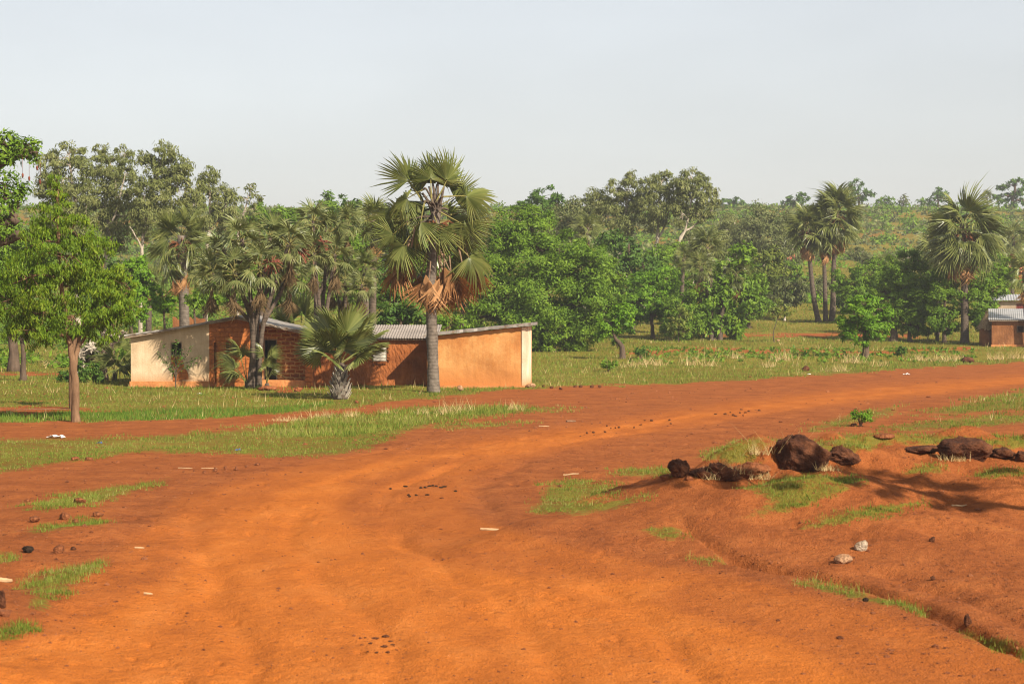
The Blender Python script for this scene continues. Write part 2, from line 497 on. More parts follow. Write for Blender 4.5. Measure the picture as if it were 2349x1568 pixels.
def masks(x, y, z):
    u, v = proj(x, y, z)
    u = u + 30 * fbm(x / 1.2, y / 2.4, 4, 71)
    v = v + 7 * fbm(x / 0.9 + 50, y / 1.8, 4, 73)
    g = sstep(-10, 22, inpoly(u, v, FIELD))
    for P in BARE_IN_FIELD: g = g * (1 - 0.9 * sstep(-8, 10, inpoly(u, v, P)))
    for P in GRASS: g = np.maximum(g, 0.85 * sstep(-34, 46, inpoly(u, v, P)))
    g = g * (1 - sstep(270, 310, y) * np.clip(0.02 + 0.8 * fbm(x / 16, y / 16, 3, 79), 0, 0.35))
    front = y > 2
    road = sstep(-30, 60, inpoly(u, v, ROAD))
    track = sstep(-40, 70, inpoly(u, v, TRACK))
    rd, rs, rt = seg_dist(x, y, RUTLINE)
    wob = 0.5 * fbm(x / 2.5, y / 4, 3, 61)
    for off in (-2.3, -0.85, 0.7, 2.1):
        track = track + 0.45 * (road - track * 0.6) * np.exp(-((rs - off + wob) / 0.32) ** 2) * np.clip(0.4 + 1.5 * fbm(x / 3.1 + off, y / 6, 2, 65), 0, 1) - 0.22 * road * np.exp(-((rs - off - 0.55 + wob) / 0.2) ** 2)
    g = np.where(front, g, 0)
    return g, np.where(front, road, 1.0), np.where(front, track, 1.0)

def build_ground():
    yy = np.concatenate([[-40, -20, -5, 5, 10, 13, 15], np.geomspace(16.5, 200, 620), np.geomspace(201, 480, 130), np.geomspace(490, 3250, 30)])
    tt = np.concatenate([[-6, -3, -1.5, -0.8, -0.55], np.linspace(-0.42, -0.27, 60)[:-1], np.linspace(-0.27, 0.27, 720), np.linspace(0.27, 0.42, 60)[1:], [0.55, 0.8, 1.5, 3, 6]])
    YY, TT = np.meshgrid(yy, tt, indexing='ij')
    wid = np.minimum(np.maximum(YY, 0) + 1.5 + np.where(YY < 14, 20, 0), 900)
    wid = np.where(np.abs(TT) > 0.5, np.minimum(np.maximum(YY, 0) + 25, 380), wid)
    XX = TT * wid
    XX = np.maximum.accumulate(XX, axis=1)
    ZZ = H(XX, YY)
    g, r, t = masks(XX, YY, ZZ)
    n, m = YY.shape
    idx = np.arange(n * m).reshape(n, m)
    fc = np.stack([idx[:-1, :-1], idx[:-1, 1:], idx[1:, 1:], idx[1:, :-1]], -1).reshape(-1, 4)
    me = mesh_arrays('ground', np.stack([XX, YY, ZZ], -1).reshape(-1, 3), [fc], True, [M['ground']])
    at = me.attributes.new('cover', 'FLOAT_COLOR', 'POINT')
    a = np.stack([g, r, t, np.ones_like(g)], -1).astype(np.float32)
    at.data.foreach_set('color', a.ravel())
    return struct(link('ground', me))
def ground_mat():
    m, nt, b = new_mat('ground')
    at = nt.nodes.new("ShaderNodeAttribute")
    at.attribute_name = 'cover'
    sp = nt.nodes.new("ShaderNodeSeparateColor")
    nt.links.new(at.outputs["Color"], sp.inputs[0])
    v = coords(nt)
    n_big = noise(nt, v, 0.16, 4)
    n_mid = noise(nt, v, 1.1, 5, 0.6)
    n_fine = noise(nt, v, 7.0, 6, 0.65)
    n_grain = noise(nt, v, 42.0, 3, 0.6)
    # earth
    earth = ramp(nt, math_n(nt, 'ADD', math_n(nt, 'MULTIPLY', n_mid, 0.55), math_n(nt, 'MULTIPLY', n_fine, 0.45)),
                 [(0.30, (0.165, 0.048, 0.016)), (0.48, (0.280, 0.083, 0.024)), (0.72, (0.385, 0.128, 0.040))])
    vt = coords(nt, (1, 0.35, 1))
    rfac = math_n(nt, 'ADD', math_n(nt, 'MULTIPLY', noise(nt, vt, 1.3, 5, 0.6), 0.6), math_n(nt, 'MULTIPLY', n_fine, 0.4))
    roadc = ramp(nt, rfac, [(0.30, (0.270, 0.075, 0.018)), (0.50, (0.375, 0.108, 0.023)), (0.70, (0.450, 0.142, 0.034))])
    trackc = ramp(nt, rfac, [(0.28, (0.360, 0.100, 0.018)), (0.50, (0.490, 0.143, 0.024)), (0.72, (0.570, 0.190, 0.042))])
    e = math_n(nt, 'ADD', sp.outputs[1], math_n(nt, 'MULTIPLY', math_n(nt, 'SUBTRACT', n_mid, 0.5), 0.55), True)
    c = mixc(nt, e, earth, roadc)
    e2 = math_n(nt, 'ADD', sp.outputs[2], math_n(nt, 'MULTIPLY', math_n(nt, 'SUBTRACT', n_mid, 0.5), 0.5), True)
    c = mixc(nt, math_n(nt, 'MULTIPLY', e2, 0.95), c, trackc)
    # darker damp crumbs and trodden spots
    spots = ramp(nt, noise(nt, v, 3.4, 5, 0.7), [(0.58, (0, 0, 0)), (0.70, (1, 1, 1))])
    c = mixc(nt, math_n(nt, 'MULTIPLY', spots, 0.38), c, (0.105, 0.030, 0.012))
    crumbs = ramp(nt, noise(nt, v, 17.0, 3, 0.6), [(0.62, (0, 0, 0)), (0.70, (1, 1, 1))])
    c = mixc(nt, math_n(nt, 'MULTIPLY', crumbs, 0.5), c, (0.10, 0.032, 0.014))
    # turf between the blades
    turf = ramp(nt, math_n(nt, 'ADD', math_n(nt, 'MULTIPLY', n_big, 0.6), math_n(nt, 'MULTIPLY', n_fine, 0.45)),
                [(0.35, (0.075, 0.100, 0.014)), (0.55, (0.140, 0.160, 0.022)), (0.75, (0.220, 0.195, 0.045))])
    gm = math_n(nt, 'SUBTRACT', math_n(nt, 'ADD', sp.outputs[0], math_n(nt, 'MULTIPLY', math_n(nt, 'SUBTRACT', n_fine, 0.5), 1.9)), 0.40)
    gm = math_n(nt, 'ADD', math_n(nt, 'MULTIPLY', gm, 2.2), math_n(nt, 'MULTIPLY', math_n(nt, 'SUBTRACT', n_mid, 0.5), 2.2), True)
    c = mixc(nt, math_n(nt, 'MULTIPLY', gm, 0.78), c, turf)
    nt.links.new(c, b.inputs["Base Color"])
    b.inputs["Roughness"].default_value = 1.0
    b.inputs["Specular IOR Level"].default_value = 0.05
    hh = math_n(nt, 'ADD', math_n(nt, 'MULTIPLY', n_fine, 1.0), math_n(nt, 'MULTIPLY', n_grain, 0.6))
    bump(nt, b, hh, 0.9, 0.08)
    return m
M['ground'] = ground_mat()
ground = build_ground()

# far blue hills beyond the plateau
def build_hills():
    xs = np.linspace(-1500, 1500, 260)
    ys = np.linspace(2450, 3150, 24)
    YY, XX = np.meshgrid(ys, xs, indexing='ij')
    def bumpf(px, top, wpx):
        x0 = XD(px, 2800)
        w = wpx / F * 2800
        zt = W(px, top, 2800)[2] - 22
        return zt * np.exp(-((XX - x0) / w) ** 2)
    prof = np.zeros_like(XX)
    for px, top, w in ((1765, 462, 36), (1830, 475, 60), (2110, 444, 34), (2060, 464, 50), (2160, 468, 60), (1450, 490, 150), (500, 500, 300), (2500, 460, 120), (-400, 470, 200)):
        prof = np.maximum(prof, bumpf(px, top, w))
    cross = np.exp(-((YY - 2800) / 190) ** 2)
    ZZ = 18 + prof * cross + 4 * fbm(XX / 60, YY / 60, 4, 81) * cross
    n, m = YY.shape
    idx = np.arange(n * m).reshape(n, m)
    fc = np.stack([idx[:-1, :-1], idx[:-1, 1:], idx[1:, 1:], idx[1:, :-1]], -1).reshape(-1, 4)
    mt, nt, b = new_mat('hill_scrub')
    nt.links.new(ramp(nt, noise(nt, coords(nt), 0.03, 5), [(0.35, (0.05, 0.075, 0.03)), (0.7, (0.13, 0.11, 0.06))]), b.inputs["Base Color"])
    return struct(link('hills', mesh_arrays('hills', np.stack([XX, YY, ZZ], -1).reshape(-1, 3), [fc], True, [mt])))
build_hills()

# ------------------------------------------------------------------ leafy trees
def unit(a): return a / (np.linalg.norm(a, axis=-1, keepdims=True) + 1e-9)
def leaf_mesh(name, c, nrm, size, mat, rng, droop=0.0, slim=0.45):
    n = len(c)
    ax = rng.normal(0, 1, (n, 3))
    ax = ax - nrm * (ax * nrm).sum(1, keepdims=True)
    ax = unit(ax)
    ax = unit(ax * (1 - droop) + droop * np.array([0, 0, -1.0]) + rng.normal(0, 0.12, (n, 3)))
    sd = unit(np.cross(nrm, ax))
    nn = unit(np.cross(ax, sd))
    L = size * np.clip(rng.lognormal(-0.06, 0.36, (n, 1)), 0.4, 2.1)
    w = L * slim * 0.5
    tip = c + ax * L - nn * L * 0.12
    mid = c + ax * L * 0.45
    v = np.stack([c, mid + sd * w - nn * w * 0.35, tip, mid - sd * w - nn * w * 0.35], 1).reshape(-1, 3)
    i = np.arange(n * 4).reshape(n, 4)
    return mesh_arrays(name, v, [i], False, [mat])
def crown_cloud(blobs, size, rng, cover=2.6, nmax=24000, clump=0.30, sub=None):
    """blobs: rows of x, y, z, rx, ry, rz in metres. Returns leaf centres, normals and the clump centres."""
    C, Nn, K = [], [], []
    for (x, y, z, rx, ry, rz) in blobs:
        area = math.pi * rx * rz + 0.5 * math.pi * rx * ry
        n = min(int(cover * area / (size * size * 0.24)), nmax)
        ns = sub or max(6, int(9 + area * 1.6))
        ns = min(ns, 90)
        d = unit(rng.normal(0, 1, (ns, 3)))
        r = rng.uniform(0.35, 1.0, (ns, 1)) ** 0.55
        cc = d * r * np.array([rx, ry, rz]) * (1 + 0.14 * rng.normal(0, 1, (ns, 1)))
        cr = min(rx, ry, rz) * clump * rng.uniform(0.65, 1.5, ns)
        pick = rng.integers(0, ns, n)
        ld = unit(rng.normal(0, 1, (n, 3)))
        lr = rng.uniform(0, 1, (n, 1)) ** 0.45
        off = ld * lr * cr[pick][:, None] * np.array([1.15, 1.15, 0.72])
        p = cc[pick] + off
        out = unit(p / np.array([rx, ry, rz]))
        nm = unit(out * 0.45 + unit(off) * 0.5 + np.array([0, 0, 0.45]) + rng.normal(0, 0.42, (n, 3)))
        C.append(p + np.array([x, y, z]))
        Nn.append(nm)
        K.append(cc + np.array([x, y, z]))
    return np.concatenate(C), np.concatenate(Nn), K
STYLE = {   # leaf material, leaf size, slim, droop, bark, coverage, clump
    'green': ('leaf_green', 0.150, 0.42, 0.0, 'bark_dark', 3.4, 0.36),
    'bright': ('leaf_bright', 0.165, 0.50, 0.0, 'bark_dark', 2.6, 0.36),
    'dark': ('leaf_dark', 0.20, 0.50, 0.0, 'bark_dark', 2.6, 0.36),
    'euc': ('leaf_euc', 0.19, 0.32, 0.5, 'bark_pale', 3.6, 0.46),
    'olive': ('leaf_olive', 0.19, 0.36, 0.4, 'bark_pale', 3.4, 0.44),
    'yellow': ('leaf_yellow', 0.19, 0.45, 0.1, 'bark_dark', 2.4, 0.36),
    'feather': ('leaf_feather', 0.115, 0.28, 0.62, 'bark_brown', 3.1, 0.36),
}
def tree(name, label, cat, style, base, blobs_px, stems, group=None, seed=0, leaf=None, cover=None, depth=0.85, rad=None, limbs=True, tw=0.02, sub=None):
    """base: world point. blobs_px: (px, py, rx, ry[, dy]) in picture units at the tree's depth; stems: list of (px, py[, dy]) polylines from the base up"""
    rng = np.random.default_rng(seed * 7 + 3)
    lm, ls, slim, droop, bark, cov, cl = STYLE[style]
    Y = base[1]
    k = Y / F
    size = leaf or ls * (1.0 if Y < 110 else 1.2 if Y < 170 else 1.5)
    rows = []
    for b in blobs_px:
        p = W(b[0], b[1], Y) - base
        dy = b[4] if len(b) > 4 else rng.uniform(-0.35, 0.35) * b[2] * k
        rows.append((p[0], dy, p[2], b[2] * k, depth * b[2] * k, b[3] * k))
    C, Nm, K = crown_cloud(rows, size, rng, cover or cov, clump=cl, sub=sub)
    t = thing(name, label, cat, base, 0, group)
    mb = MB()
    joints = []
    r0 = rad or max(0.07, 0.020 * (base[1] / F) * max(b[3] for b in blobs_px) * 4)
    for si, st in enumerate(stems):
        pts = [np.zeros(3)] if si == 0 or len(st[0]) < 4 else []
        rr = r0 if si == 0 else r0 * 0.62
        pp = [np.array([0, 0, -0.15])]
        for q in st:
            w = W(q[0], q[1], Y) - base
            w[1] = q[2] if len(q) > 2 and q[2] is not None else 0.0
            pp.append(w)
        cp = curve_pts(pp, 5, r0 * 0.08, rng)
        n = len(cp)
        rd = [rr * (1 - 0.72 * (i / (n - 1)) ** 0.9) for i in range(n)]
        rd[0] = rr * 1.35
        if n > 2: rd[1] = rr * 1.12
        mb.tube(cp, rd, 8)
        joints += [(cp[i], rd[i]) for i in range(n // 3, n)]
    if limbs:
        J = np.array([j[0] for j in joints])
        for row, kk in zip(rows, K):
            c = np.array(row[:3])
            low = J[:, 2] < c[2] + 0.2 * row[5]
            cand = np.where(low)[0] if low.any() else np.arange(len(J))
            j = cand[np.argmin(np.linalg.norm(J[cand] - c, axis=1))]
            a, ra = joints[j]
            mid = (a + c) / 2 + np.array([0, 0, 0.12 * np.linalg.norm(c - a)])
            rb = min(ra * 0.75, r0 * 0.5)
            cp = curve_pts([a, mid, c], 4, r0 * 0.1, rng)
            mb.tube(cp, np.linspace(rb, rb * 0.4, len(cp)), 6)
            for q in kk[: min(len(kk), 9)]:
                s = cp[rng.integers(len(cp) // 2, len(cp))]
                mb.tube([s, (s + q) / 2 + rng.normal(0, 0.08, 3), q], [rb * 0.42, rb * 0.3, tw * 0.4], 5)
    mb.build('trunk', M[bark], t, smooth=True)
    link('crown', leaf_mesh('crown', C, Nm, size, M[lm], rng, droop, slim), t)
    return t

# ------------------------------------------------------------------ fan palms
def frond_mesh(name, rng, nseg=40, span=128, pet=1.0, blade=1.15, joined=0.55, fold=0.25, droop=0.18, pleat=0.035, mats=None, tipdroop=0.10, ragged=0.12):
    mb = MB()
    n = 5
    pts = [(pet * i / n, 0, -0.05 * pet * (i / n) ** 2) for i in range(n + 1)]
    mb.tube(pts, [0.035 - 0.004 * i for i in range(n + 1)], 5, 1)
    V, Fq, Ft = [], [], []
    ox, oz = pet, -0.05 * pet
    for i in range(nseg):
        a0 = math.radians(-span + 2 * span * i / nseg)
        a1 = math.radians(-span + 2 * span * (i + 1) / nseg)
        am = (a0 + a1) / 2
        R = blade * (0.72 + 0.28 * math.cos(am * 0.55)) * (1 - ragged * rng.random())
        if rng.random() < 0.06: R *= 0.66
        jr = joined * (0.9 + 0.2 * rng.random())
        td = tipdroop * (0.6 + 0.9 * rng.random()) * (3.2 if rng.random() < 0.15 else 1.0)
        am2 = am + rng.normal(0, 0.02)
        def pt(a, f, h):
            r = R * f
            x = r * math.cos(a)
            y = r * math.sin(a)
            z = h * min(r, blade * joined) - fold * abs(y) - droop * (r * r) / blade * (0.5 + 0.5 * math.cos(a)) - td * max(f - joined, 0) ** 2 * blade * 4
            y *= (1 - 0.25 * fold)
            return (ox + x, y, oz + z)
        b = len(V)
        V += [pt(a0, 0.04, 0), pt(am, 0.04, 0), pt(a1, 0.04, 0), pt(a0, jr, -pleat), pt(am, jr, pleat), pt(a1, jr, -pleat), pt(am2, 1.0, 0)]
        a_h = (a1 - a0) * 0.5
        V += [pt(am2 - a_h * 0.55, (jr + 1) / 2, -pleat), pt(am2, (jr + 1) / 2, pleat * 0.5), pt(am2 + a_h * 0.55, (jr + 1) / 2, -pleat)]
        Fq += [[b, b + 3, b + 4, b + 1], [b + 1, b + 4, b + 5, b + 2], [b + 3, b + 7, b + 8, b + 4], [b + 4, b + 8, b + 9, b + 5]]
        Ft += [[b + 7, b + 6, b + 8], [b + 8, b + 6, b + 9]]
    mb.add(V, Fq + Ft, 0)
    return mb.mesh(name, mats)
_rng = np.random.default_rng(11)
def proto_set(nm, n, mats, **kw):
    return [frond_mesh(nm, _rng, mats=mats, **kw) for _ in range(n)]
GREEN = [M['frond'], M['petiole']]
DEAD = [M['frond_dead'], M['petiole_dead']]
FR_UP = [frond_mesh('frond', _rng, mats=GREEN, nseg=38, span=s, pet=0.85, blade=1.28, fold=f, droop=d, joined=0.62, pleat=0.04, ragged=0.10, tipdroop=0.06) for f, d, s in ((0.05, 0.05, 122), (0.12, 0.08, 132), (0.18, 0.10, 115), (0.10, 0.14, 128))]
FR_WIDE = [frond_mesh('frond', _rng, mats=GREEN, nseg=32, span=s, pet=0.85, blade=1.3, fold=f, droop=d, joined=0.5, pleat=0.05, ragged=0.22, tipdroop=td) for f, d, s, td in ((0.22, 0.14, 98, 0.10), (0.34, 0.12, 88, 0.16), (0.26, 0.22, 105, 0.22), (0.45, 0.16, 92, 0.12), (0.15, 0.25, 100, 0.2))]
FR_OLD = [frond_mesh('frond', _rng, mats=GREEN, nseg=32, span=118, pet=0.95, blade=1.25, fold=f, droop=d, tipdroop=0.22, joined=0.48, ragged=0.25, pleat=0.045) for f, d in ((0.25, 0.16), (0.38, 0.22), (0.18, 0.26))]
FR_DEAD = [frond_mesh('dead_frond', _rng, mats=DEAD, nseg=24, span=46, pet=0.8, fold=f, droop=0.12, tipdroop=0.25, joined=0.6, ragged=0.25, blade=1.2, pleat=0.06) for f in (0.55, 0.9, 0.4)]
def frond_matrix(origin, az, el, roll, sc):
    fwd = Vector((math.cos(el) * math.cos(az), math.cos(el) * math.sin(az), math.sin(el)))
    side = Vector((-math.sin(az), math.cos(az), 0))
    up = fwd.cross(side)
    R = Matrix((fwd, side, up)).transposed().to_4x4()
    return Matrix.Translation(Vector([float(c) for c in origin])) @ R @ Matrix.Rotation(roll, 4, 'X') @ Matrix.Scale(sc, 4)
def palm_trunk(mb, pts, r0, r1, flare=1.35, sides=14, seed=1):
    rng = np.random.default_rng(seed)
    cp = curve_pts(pts, 8)
    n = len(cp)
    rd = []
    for i in range(n):
        t = i / (n - 1)
        r = r0 + (r1 - r0) * t
        r *= 1 + (flare - 1) * math.exp(-t * 14)
        rd.append(r * (1 + 0.03 * rng.normal()))
    mb.tube(cp, rd, sides)
    return cp
def fan_palm(label, base, top_px, crown_px, seed, n_green=34, n_dead=14, group=None, r0=0.27, r1=0.2, mid_px=None, bark='palm_bark', sc=None, skirt=True, fruit=True, name='fan_palm', el_lo=-48, dead_el=(-62, -84), low=1.25, dk=1.0, el_hi=82):
    """top_px: picture point of the growing tip; crown_px: half width of the crown"""
    rng = np.random.default_rng(seed)
    Y = base[1]
    t = thing(name, label, 'palm tree', base, 0, group)
    top = W(top_px[0], top_px[1], Y) - base
    pts = [np.array([0, 0, -0.2])]
    for q in (mid_px or []):
        w = W(q[0], q[1], Y) - base
        w[1] = 0
        pts.append(w)
    pts.append(top)
    mb = MB()
    palm_trunk(mb, pts, r0, r1, seed=seed)
    mb.build('trunk', M[bark], t, smooth=True)
    s = sc or crown_px * Y / F / 1.95
    for i in range(n_green):
        f = (i + 0.5) / n_green
        el = math.radians(el_hi + (el_lo - el_hi) * f ** 0.92 + rng.normal(0, 8))
        az = i * 2.39996 + rng.normal(0, 0.25)
        roll = rng.normal(0, 0.55 if f < 0.25 else 1.0)
        src = FR_WIDE if f < 0.75 else FR_OLD
        o = link('frond', src[rng.integers(len(src))], t)
        fw = Vector((math.cos(el) * math.cos(az), math.cos(el) * math.sin(az), math.sin(el)))
        up = Vector((rng.normal(0, 0.8), rng.normal(0, 0.8), 0.75))
        up = (up - fw * up.dot(fw)).normalized()
        R = Matrix((fw, up.cross(fw), up)).transposed().to_4x4()
        o.matrix_local = Matrix.Translation(Vector([float(c) for c in top]) + Vector((0, 0, -low * s * f))) @ R @ Matrix.Scale(s * rng.uniform(0.78, 1.08), 4)
    if skirt:
        for i in range(n_dead):
            el = math.radians(rng.uniform(dead_el[1], dead_el[0]))
            az = i * 2.39996 * 1.3 + rng.normal(0, 0.3)
            o = link('dead_frond', FR_DEAD[rng.integers(len(FR_DEAD))], t)
            o.matrix_local = frond_matrix(top + np.array([0.12 * math.cos(az), 0.12 * math.sin(az), -s * rng.uniform(1.0, 1.7) * dk]), az, el, rng.normal(0, 0.5), s * dk * rng.uniform(0.8, 1.05))
    if fruit:
        fb = MB()
        for i in range(46):
            az = rng.uniform(0, 6.28)
            p0 = top + np.array([0.1 * math.cos(az), 0.1 * math.sin(az), -s * rng.uniform(0.35, 0.9)])
            L = s * rng.uniform(0.35, 0.8)
            d = np.array([math.cos(az), math.sin(az), rng.uniform(-0.2, 0.5)])
            p1 = p0 + d * L * 0.55
            p2 = p0 + d * L * 0.9 + np.array([0, 0, -0.35 * L])
            fb.tube([p0, p1, p2], [0.035 * s, 0.03 * s, 0.012 * s], 5)
        fb.build('flower_stalks', M['fibre'], t)
    return t
# stiff little fans of the doum palms, gathered into heads
DG = [M['frond_doum'], M['petiole']]
def rosette_mesh(name, rng, n=22, lo=-50, mats=None, blade=0.82, pet=0.6, nseg=16, dead=False):
    mb = MB()
    protos = [frond_mesh('tmp', rng, nseg=nseg, span=(48 if dead else 105), pet=pet, blade=blade, joined=0.38, fold=0.3, droop=0.15, pleat=0.03, mats=mats, tipdroop=0.12, ragged=0.2) for _ in range(2)]
    data = []
    for p in protos:
        v = np.array([q.co[:] for q in p.vertices])
        f = [list(q.vertices) for q in p.polygons]
        mi = [q.material_index for q in p.polygons]
        data.append((v, f, mi))
    for i in range(n):
        fr = (i + 0.5) / n
        el = math.radians(85 + (lo - 85) * fr + rng.normal(0, 7)) if not dead else math.radians(rng.uniform(-88, -70))
        mx = np.array(frond_matrix((0, 0, -0.3 * fr if not dead else -0.35 - 0.35 * fr), i * 2.39996 + rng.normal(0, 0.2), el, rng.normal(0, 0.5), rng.uniform(0.85, 1.12)))
        v, f, mi = data[i % 2]
        vv = v @ mx[:3, :3].T + mx[:3, 3]
        n0 = mb.n
        mb.add(vv, [], 0)
        for face, m_ in zip(f, mi):
            mb.f.setdefault(len(face), []).append([a + n0 for a in face])
            mb.m.setdefault(len(face), []).append(m_)
    for p in protos: bpy.data.meshes.remove(p)
    return mb.mesh(name, mats)
M['frond_dry'] = leaf_mat('frond_dry', (0.060, 0.038, 0.018), (0.140, 0.090, 0.042), (0.270, 0.185, 0.090), 0.2, 0.8)
DEADD = [M['frond_dry'], M['petiole_dead']]
ROS = [rosette_mesh('crown', _rng, 17, -50, DG) for _ in range(3)]
ROS_DEAD = [rosette_mesh('dead_fronds', _rng, 8, 0, DEADD, dead=True, nseg=12) for _ in range(2)]
ROS_FAN = [rosette_mesh('crown', _rng, 24, -50, GREEN, blade=1.2, pet=0.85, nseg=24) for _ in range(2)]
ROS_FAN_DEAD = [rosette_mesh('dead_fronds', _rng, 12, 0, DEAD, blade=1.05, pet=0.8, nseg=18, dead=True) for _ in range(2)]
def doum(label, base, heads, seed, group=None, r0=0.17, bark='palm_bark_dark', dead=True, name='doum_palm', roots=1, fruit=()):
    """heads: (px, py, size px, dy[, waypoint px, waypoint py])"""
    rng = np.random.default_rng(seed)
    Y = base[1]
    t = thing(name, label, 'palm tree', base, 0, group)
    prim = []
    for i, h in enumerate(heads):
        top = W(h[0], h[1], Y) - base
        top[1] = h[3]
        mb = MB()
        foot = np.array([(i % 4 - 1.5) * 0.14 * roots, 0.1 * ((i * 7) % 3 - 1), -0.15])
        pts = [foot]
        if i >= 4 and prim:
            a_ = prim[i % len(prim)]
            q_ = a_[int(len(a_) * 0.52)]
            pts = [q_, (q_ + top) / 2 + np.array([0, 0, -0.08])]
        elif len(h) > 4:
            w = W(h[4], h[5], Y) - base
            w[1] = h[3] * 0.35
            pts.append(w)
        else: pts.append(foot * 0.5 + np.array([top[0] * 0.3, top[1] * 0.3, top[2] * 0.5]))
        pts.append(top)
        cp_ = palm_trunk(mb, pts, r0 if i < 4 else r0 * 0.7, r0 * 0.68, 1.25 if i < 4 else 1.05, 10, seed + i)
        if i < 4: prim.append(cp_)
        mb.build('stem', M[bark], t, smooth=True)
        s = h[2] * Y / F / 1.3
        o = link('crown', ROS[i % 3], t, top, (rng.normal(0, 0.15), rng.normal(0, 0.15), rng.uniform(0, 6.28)))
        o.scale = (s, s, s)
        if dead:
            o = link('dead_fronds', ROS_DEAD[i % 2], t, top, (0, 0, rng.uniform(0, 6.28)))
            o.scale = (s, s, s * 1.15)
    for q in fruit:
        fb = MB()
        p = W(q[0], q[1], Y) - base
        p[1] = q[2]
        for i in range(36):
            d = rng.normal(0, 1, 3)
            d /= np.linalg.norm(d)
            fb.tube([p, p + d * 0.2 + [0, 0, 0.03], p + d * 0.42 + [0, 0, -0.1]], [0.03, 0.03, 0.015], 4)
        fb.build('fruit_bunch', M['fruit'], t)
    return t
M['fruit'] = bark_mat('fruit', (0.10, 0.025, 0.015), (0.24, 0.08, 0.05), 9)
def far_palm(label, base, top_px, crown_px, seed, group=None, r0=0.2, dead=True, mid_px=None, bark='palm_bark_dark', name='fan_palm'):
    rng = np.random.default_rng(seed)
    Y = base[1]
    t = thing(name, label, 'palm tree', base, 0, group)
    top = W(top_px[0], top_px[1], Y) - base
    pts = [np.array([0, 0, -0.2])]
    for q in (mid_px or []):
        w = W(q[0], q[1], Y) - base
        w[1] = 0
        pts.append(w)
    pts.append(top)
    mb = MB()
    palm_trunk(mb, pts, r0, r0 * 0.8, seed=seed, sides=10)
    mb.build('trunk', M[bark], t, smooth=True)
    s = crown_px * Y / F / 1.95
    link('crown', ROS_FAN[seed % 2], t, top, (0, 0, rng.uniform(0, 6.28))).scale = (s, s, s)
    if dead: link('dead_fronds', ROS_FAN_DEAD[seed % 2], t, top + np.array([0, 0, -0.3 * s]), (0, 0, rng.uniform(0, 6.28))).scale = (s, s, s)
    return t

# ------------------------------------------------------------------ houses
M['plaster_beige'] = plaster_mat('plaster_beige', [(0.30, (0.33, 0.220, 0.125)), (0.46, (0.47, 0.345, 0.215)), (0.66, (0.57, 0.44, 0.295))], 0.9, 16, 0.25, stain=((0.40, 0.19, 0.075), 0.55))
M['plaster_ochre'] = plaster_mat('plaster_ochre', [(0.32, (0.38, 0.140, 0.038)), (0.47, (0.46, 0.198, 0.060)), (0.64, (0.54, 0.295, 0.110))], 0.8, 14, 0.22, stain=((0.46, 0.165, 0.045), 0.95))
M['plaster_cream'] = plaster_mat('plaster_cream', [(0.35, (0.60, 0.42, 0.27)), (0.6, (0.74, 0.60, 0.45))], 1.2, 16, 0.3, stain=((0.55, 0.25, 0.10), 0.5))
M['mud_red'] = plaster_mat('mud_red', [(0.32, (0.165, 0.050, 0.015)), (0.48, (0.255, 0.082, 0.024)), (0.66, (0.330, 0.115, 0.036))], 1.5, 7, 1.0, (1.0, 1.0, 0.38))
M['mud_brown'] = plaster_mat('mud_brown', [(0.32, (0.15, 0.058, 0.022)), (0.5, (0.23, 0.092, 0.034)), (0.68, (0.30, 0.135, 0.055))], 1.2, 6, 1.0, (1.0, 1.0, 0.5))
M['plinth'] = plaster_mat('plinth', [(0.32, (0.34, 0.125, 0.042)), (0.6, (0.52, 0.225, 0.080))], 1.5, 9, 0.7)
M['plaster_grey'] = plaster_mat('plaster_grey', [(0.35, (0.28, 0.20, 0.135)), (0.6, (0.40, 0.30, 0.21))], 1.5, 9, 0.3)
def brick_mat(name, c1, c2, mortar, bw, bh, ms, bias=0.0, strength=0.8):
    m, nt, b = new_mat(name)
    tc = nt.nodes.new("ShaderNodeTexCoord")
    sp = nt.nodes.new("ShaderNodeSeparateXYZ")
    nt.links.new(tc.outputs["Object"], sp.inputs[0])
    cb = nt.nodes.new("ShaderNodeCombineXYZ")
    v = coords(nt)
    wob = math_n(nt, 'MULTIPLY', math_n(nt, 'SUBTRACT', noise(nt, v, 4.0, 4), 0.5), 0.13)
    nt.links.new(math_n(nt, 'ADD', sp.outputs[0], wob), cb.inputs[0])
    nt.links.new(math_n(nt, 'ADD', sp.outputs[2], wob), cb.inputs[1])
    br = nt.nodes.new("ShaderNodeTexBrick")
    nt.links.new(cb.outputs[0], br.inputs["Vector"])
    br.inputs["Color1"].default_value = c1 + (1,)
    br.inputs["Color2"].default_value = c2 + (1,)
    br.inputs["Mortar"].default_value = mortar + (1,)
    br.inputs["Scale"].default_value = 1.0
    br.inputs["Mortar Size"].default_value = ms
    br.inputs["Mortar Smooth"].default_value = 0.4
    br.inputs["Brick Width"].default_value = bw
    br.inputs["Row Height"].default_value = bh
    n1 = noise(nt, v, 9, 5)
    c = mixc(nt, 0.55, br.outputs["Color"], ramp(nt, n1, [(0.3, (0.55, 0.5, 0.45)), (0.7, (1.25, 1.25, 1.2))]), 'MULTIPLY')
    nt.links.new(c, b.inputs["Base Color"])
    h = math_n(nt, 'ADD', math_n(nt, 'MULTIPLY', br.outputs["Fac"], -1.0), math_n(nt, 'MULTIPLY', n1, 0.7))
    bump(nt, b, h, strength, 0.05)
    return m
M['brick_orange'] = brick_mat('brick_orange', (0.40, 0.135, 0.038), (0.35, 0.112, 0.031), (0.30, 0.096, 0.027), 0.36, 0.19, 0.014)
M['block_mortar'] = brick_mat('block_mortar', (0.26, 0.082, 0.024), (0.35, 0.122, 0.035), (0.54, 0.30, 0.12), 0.38, 0.17, 0.036, strength=1.0)
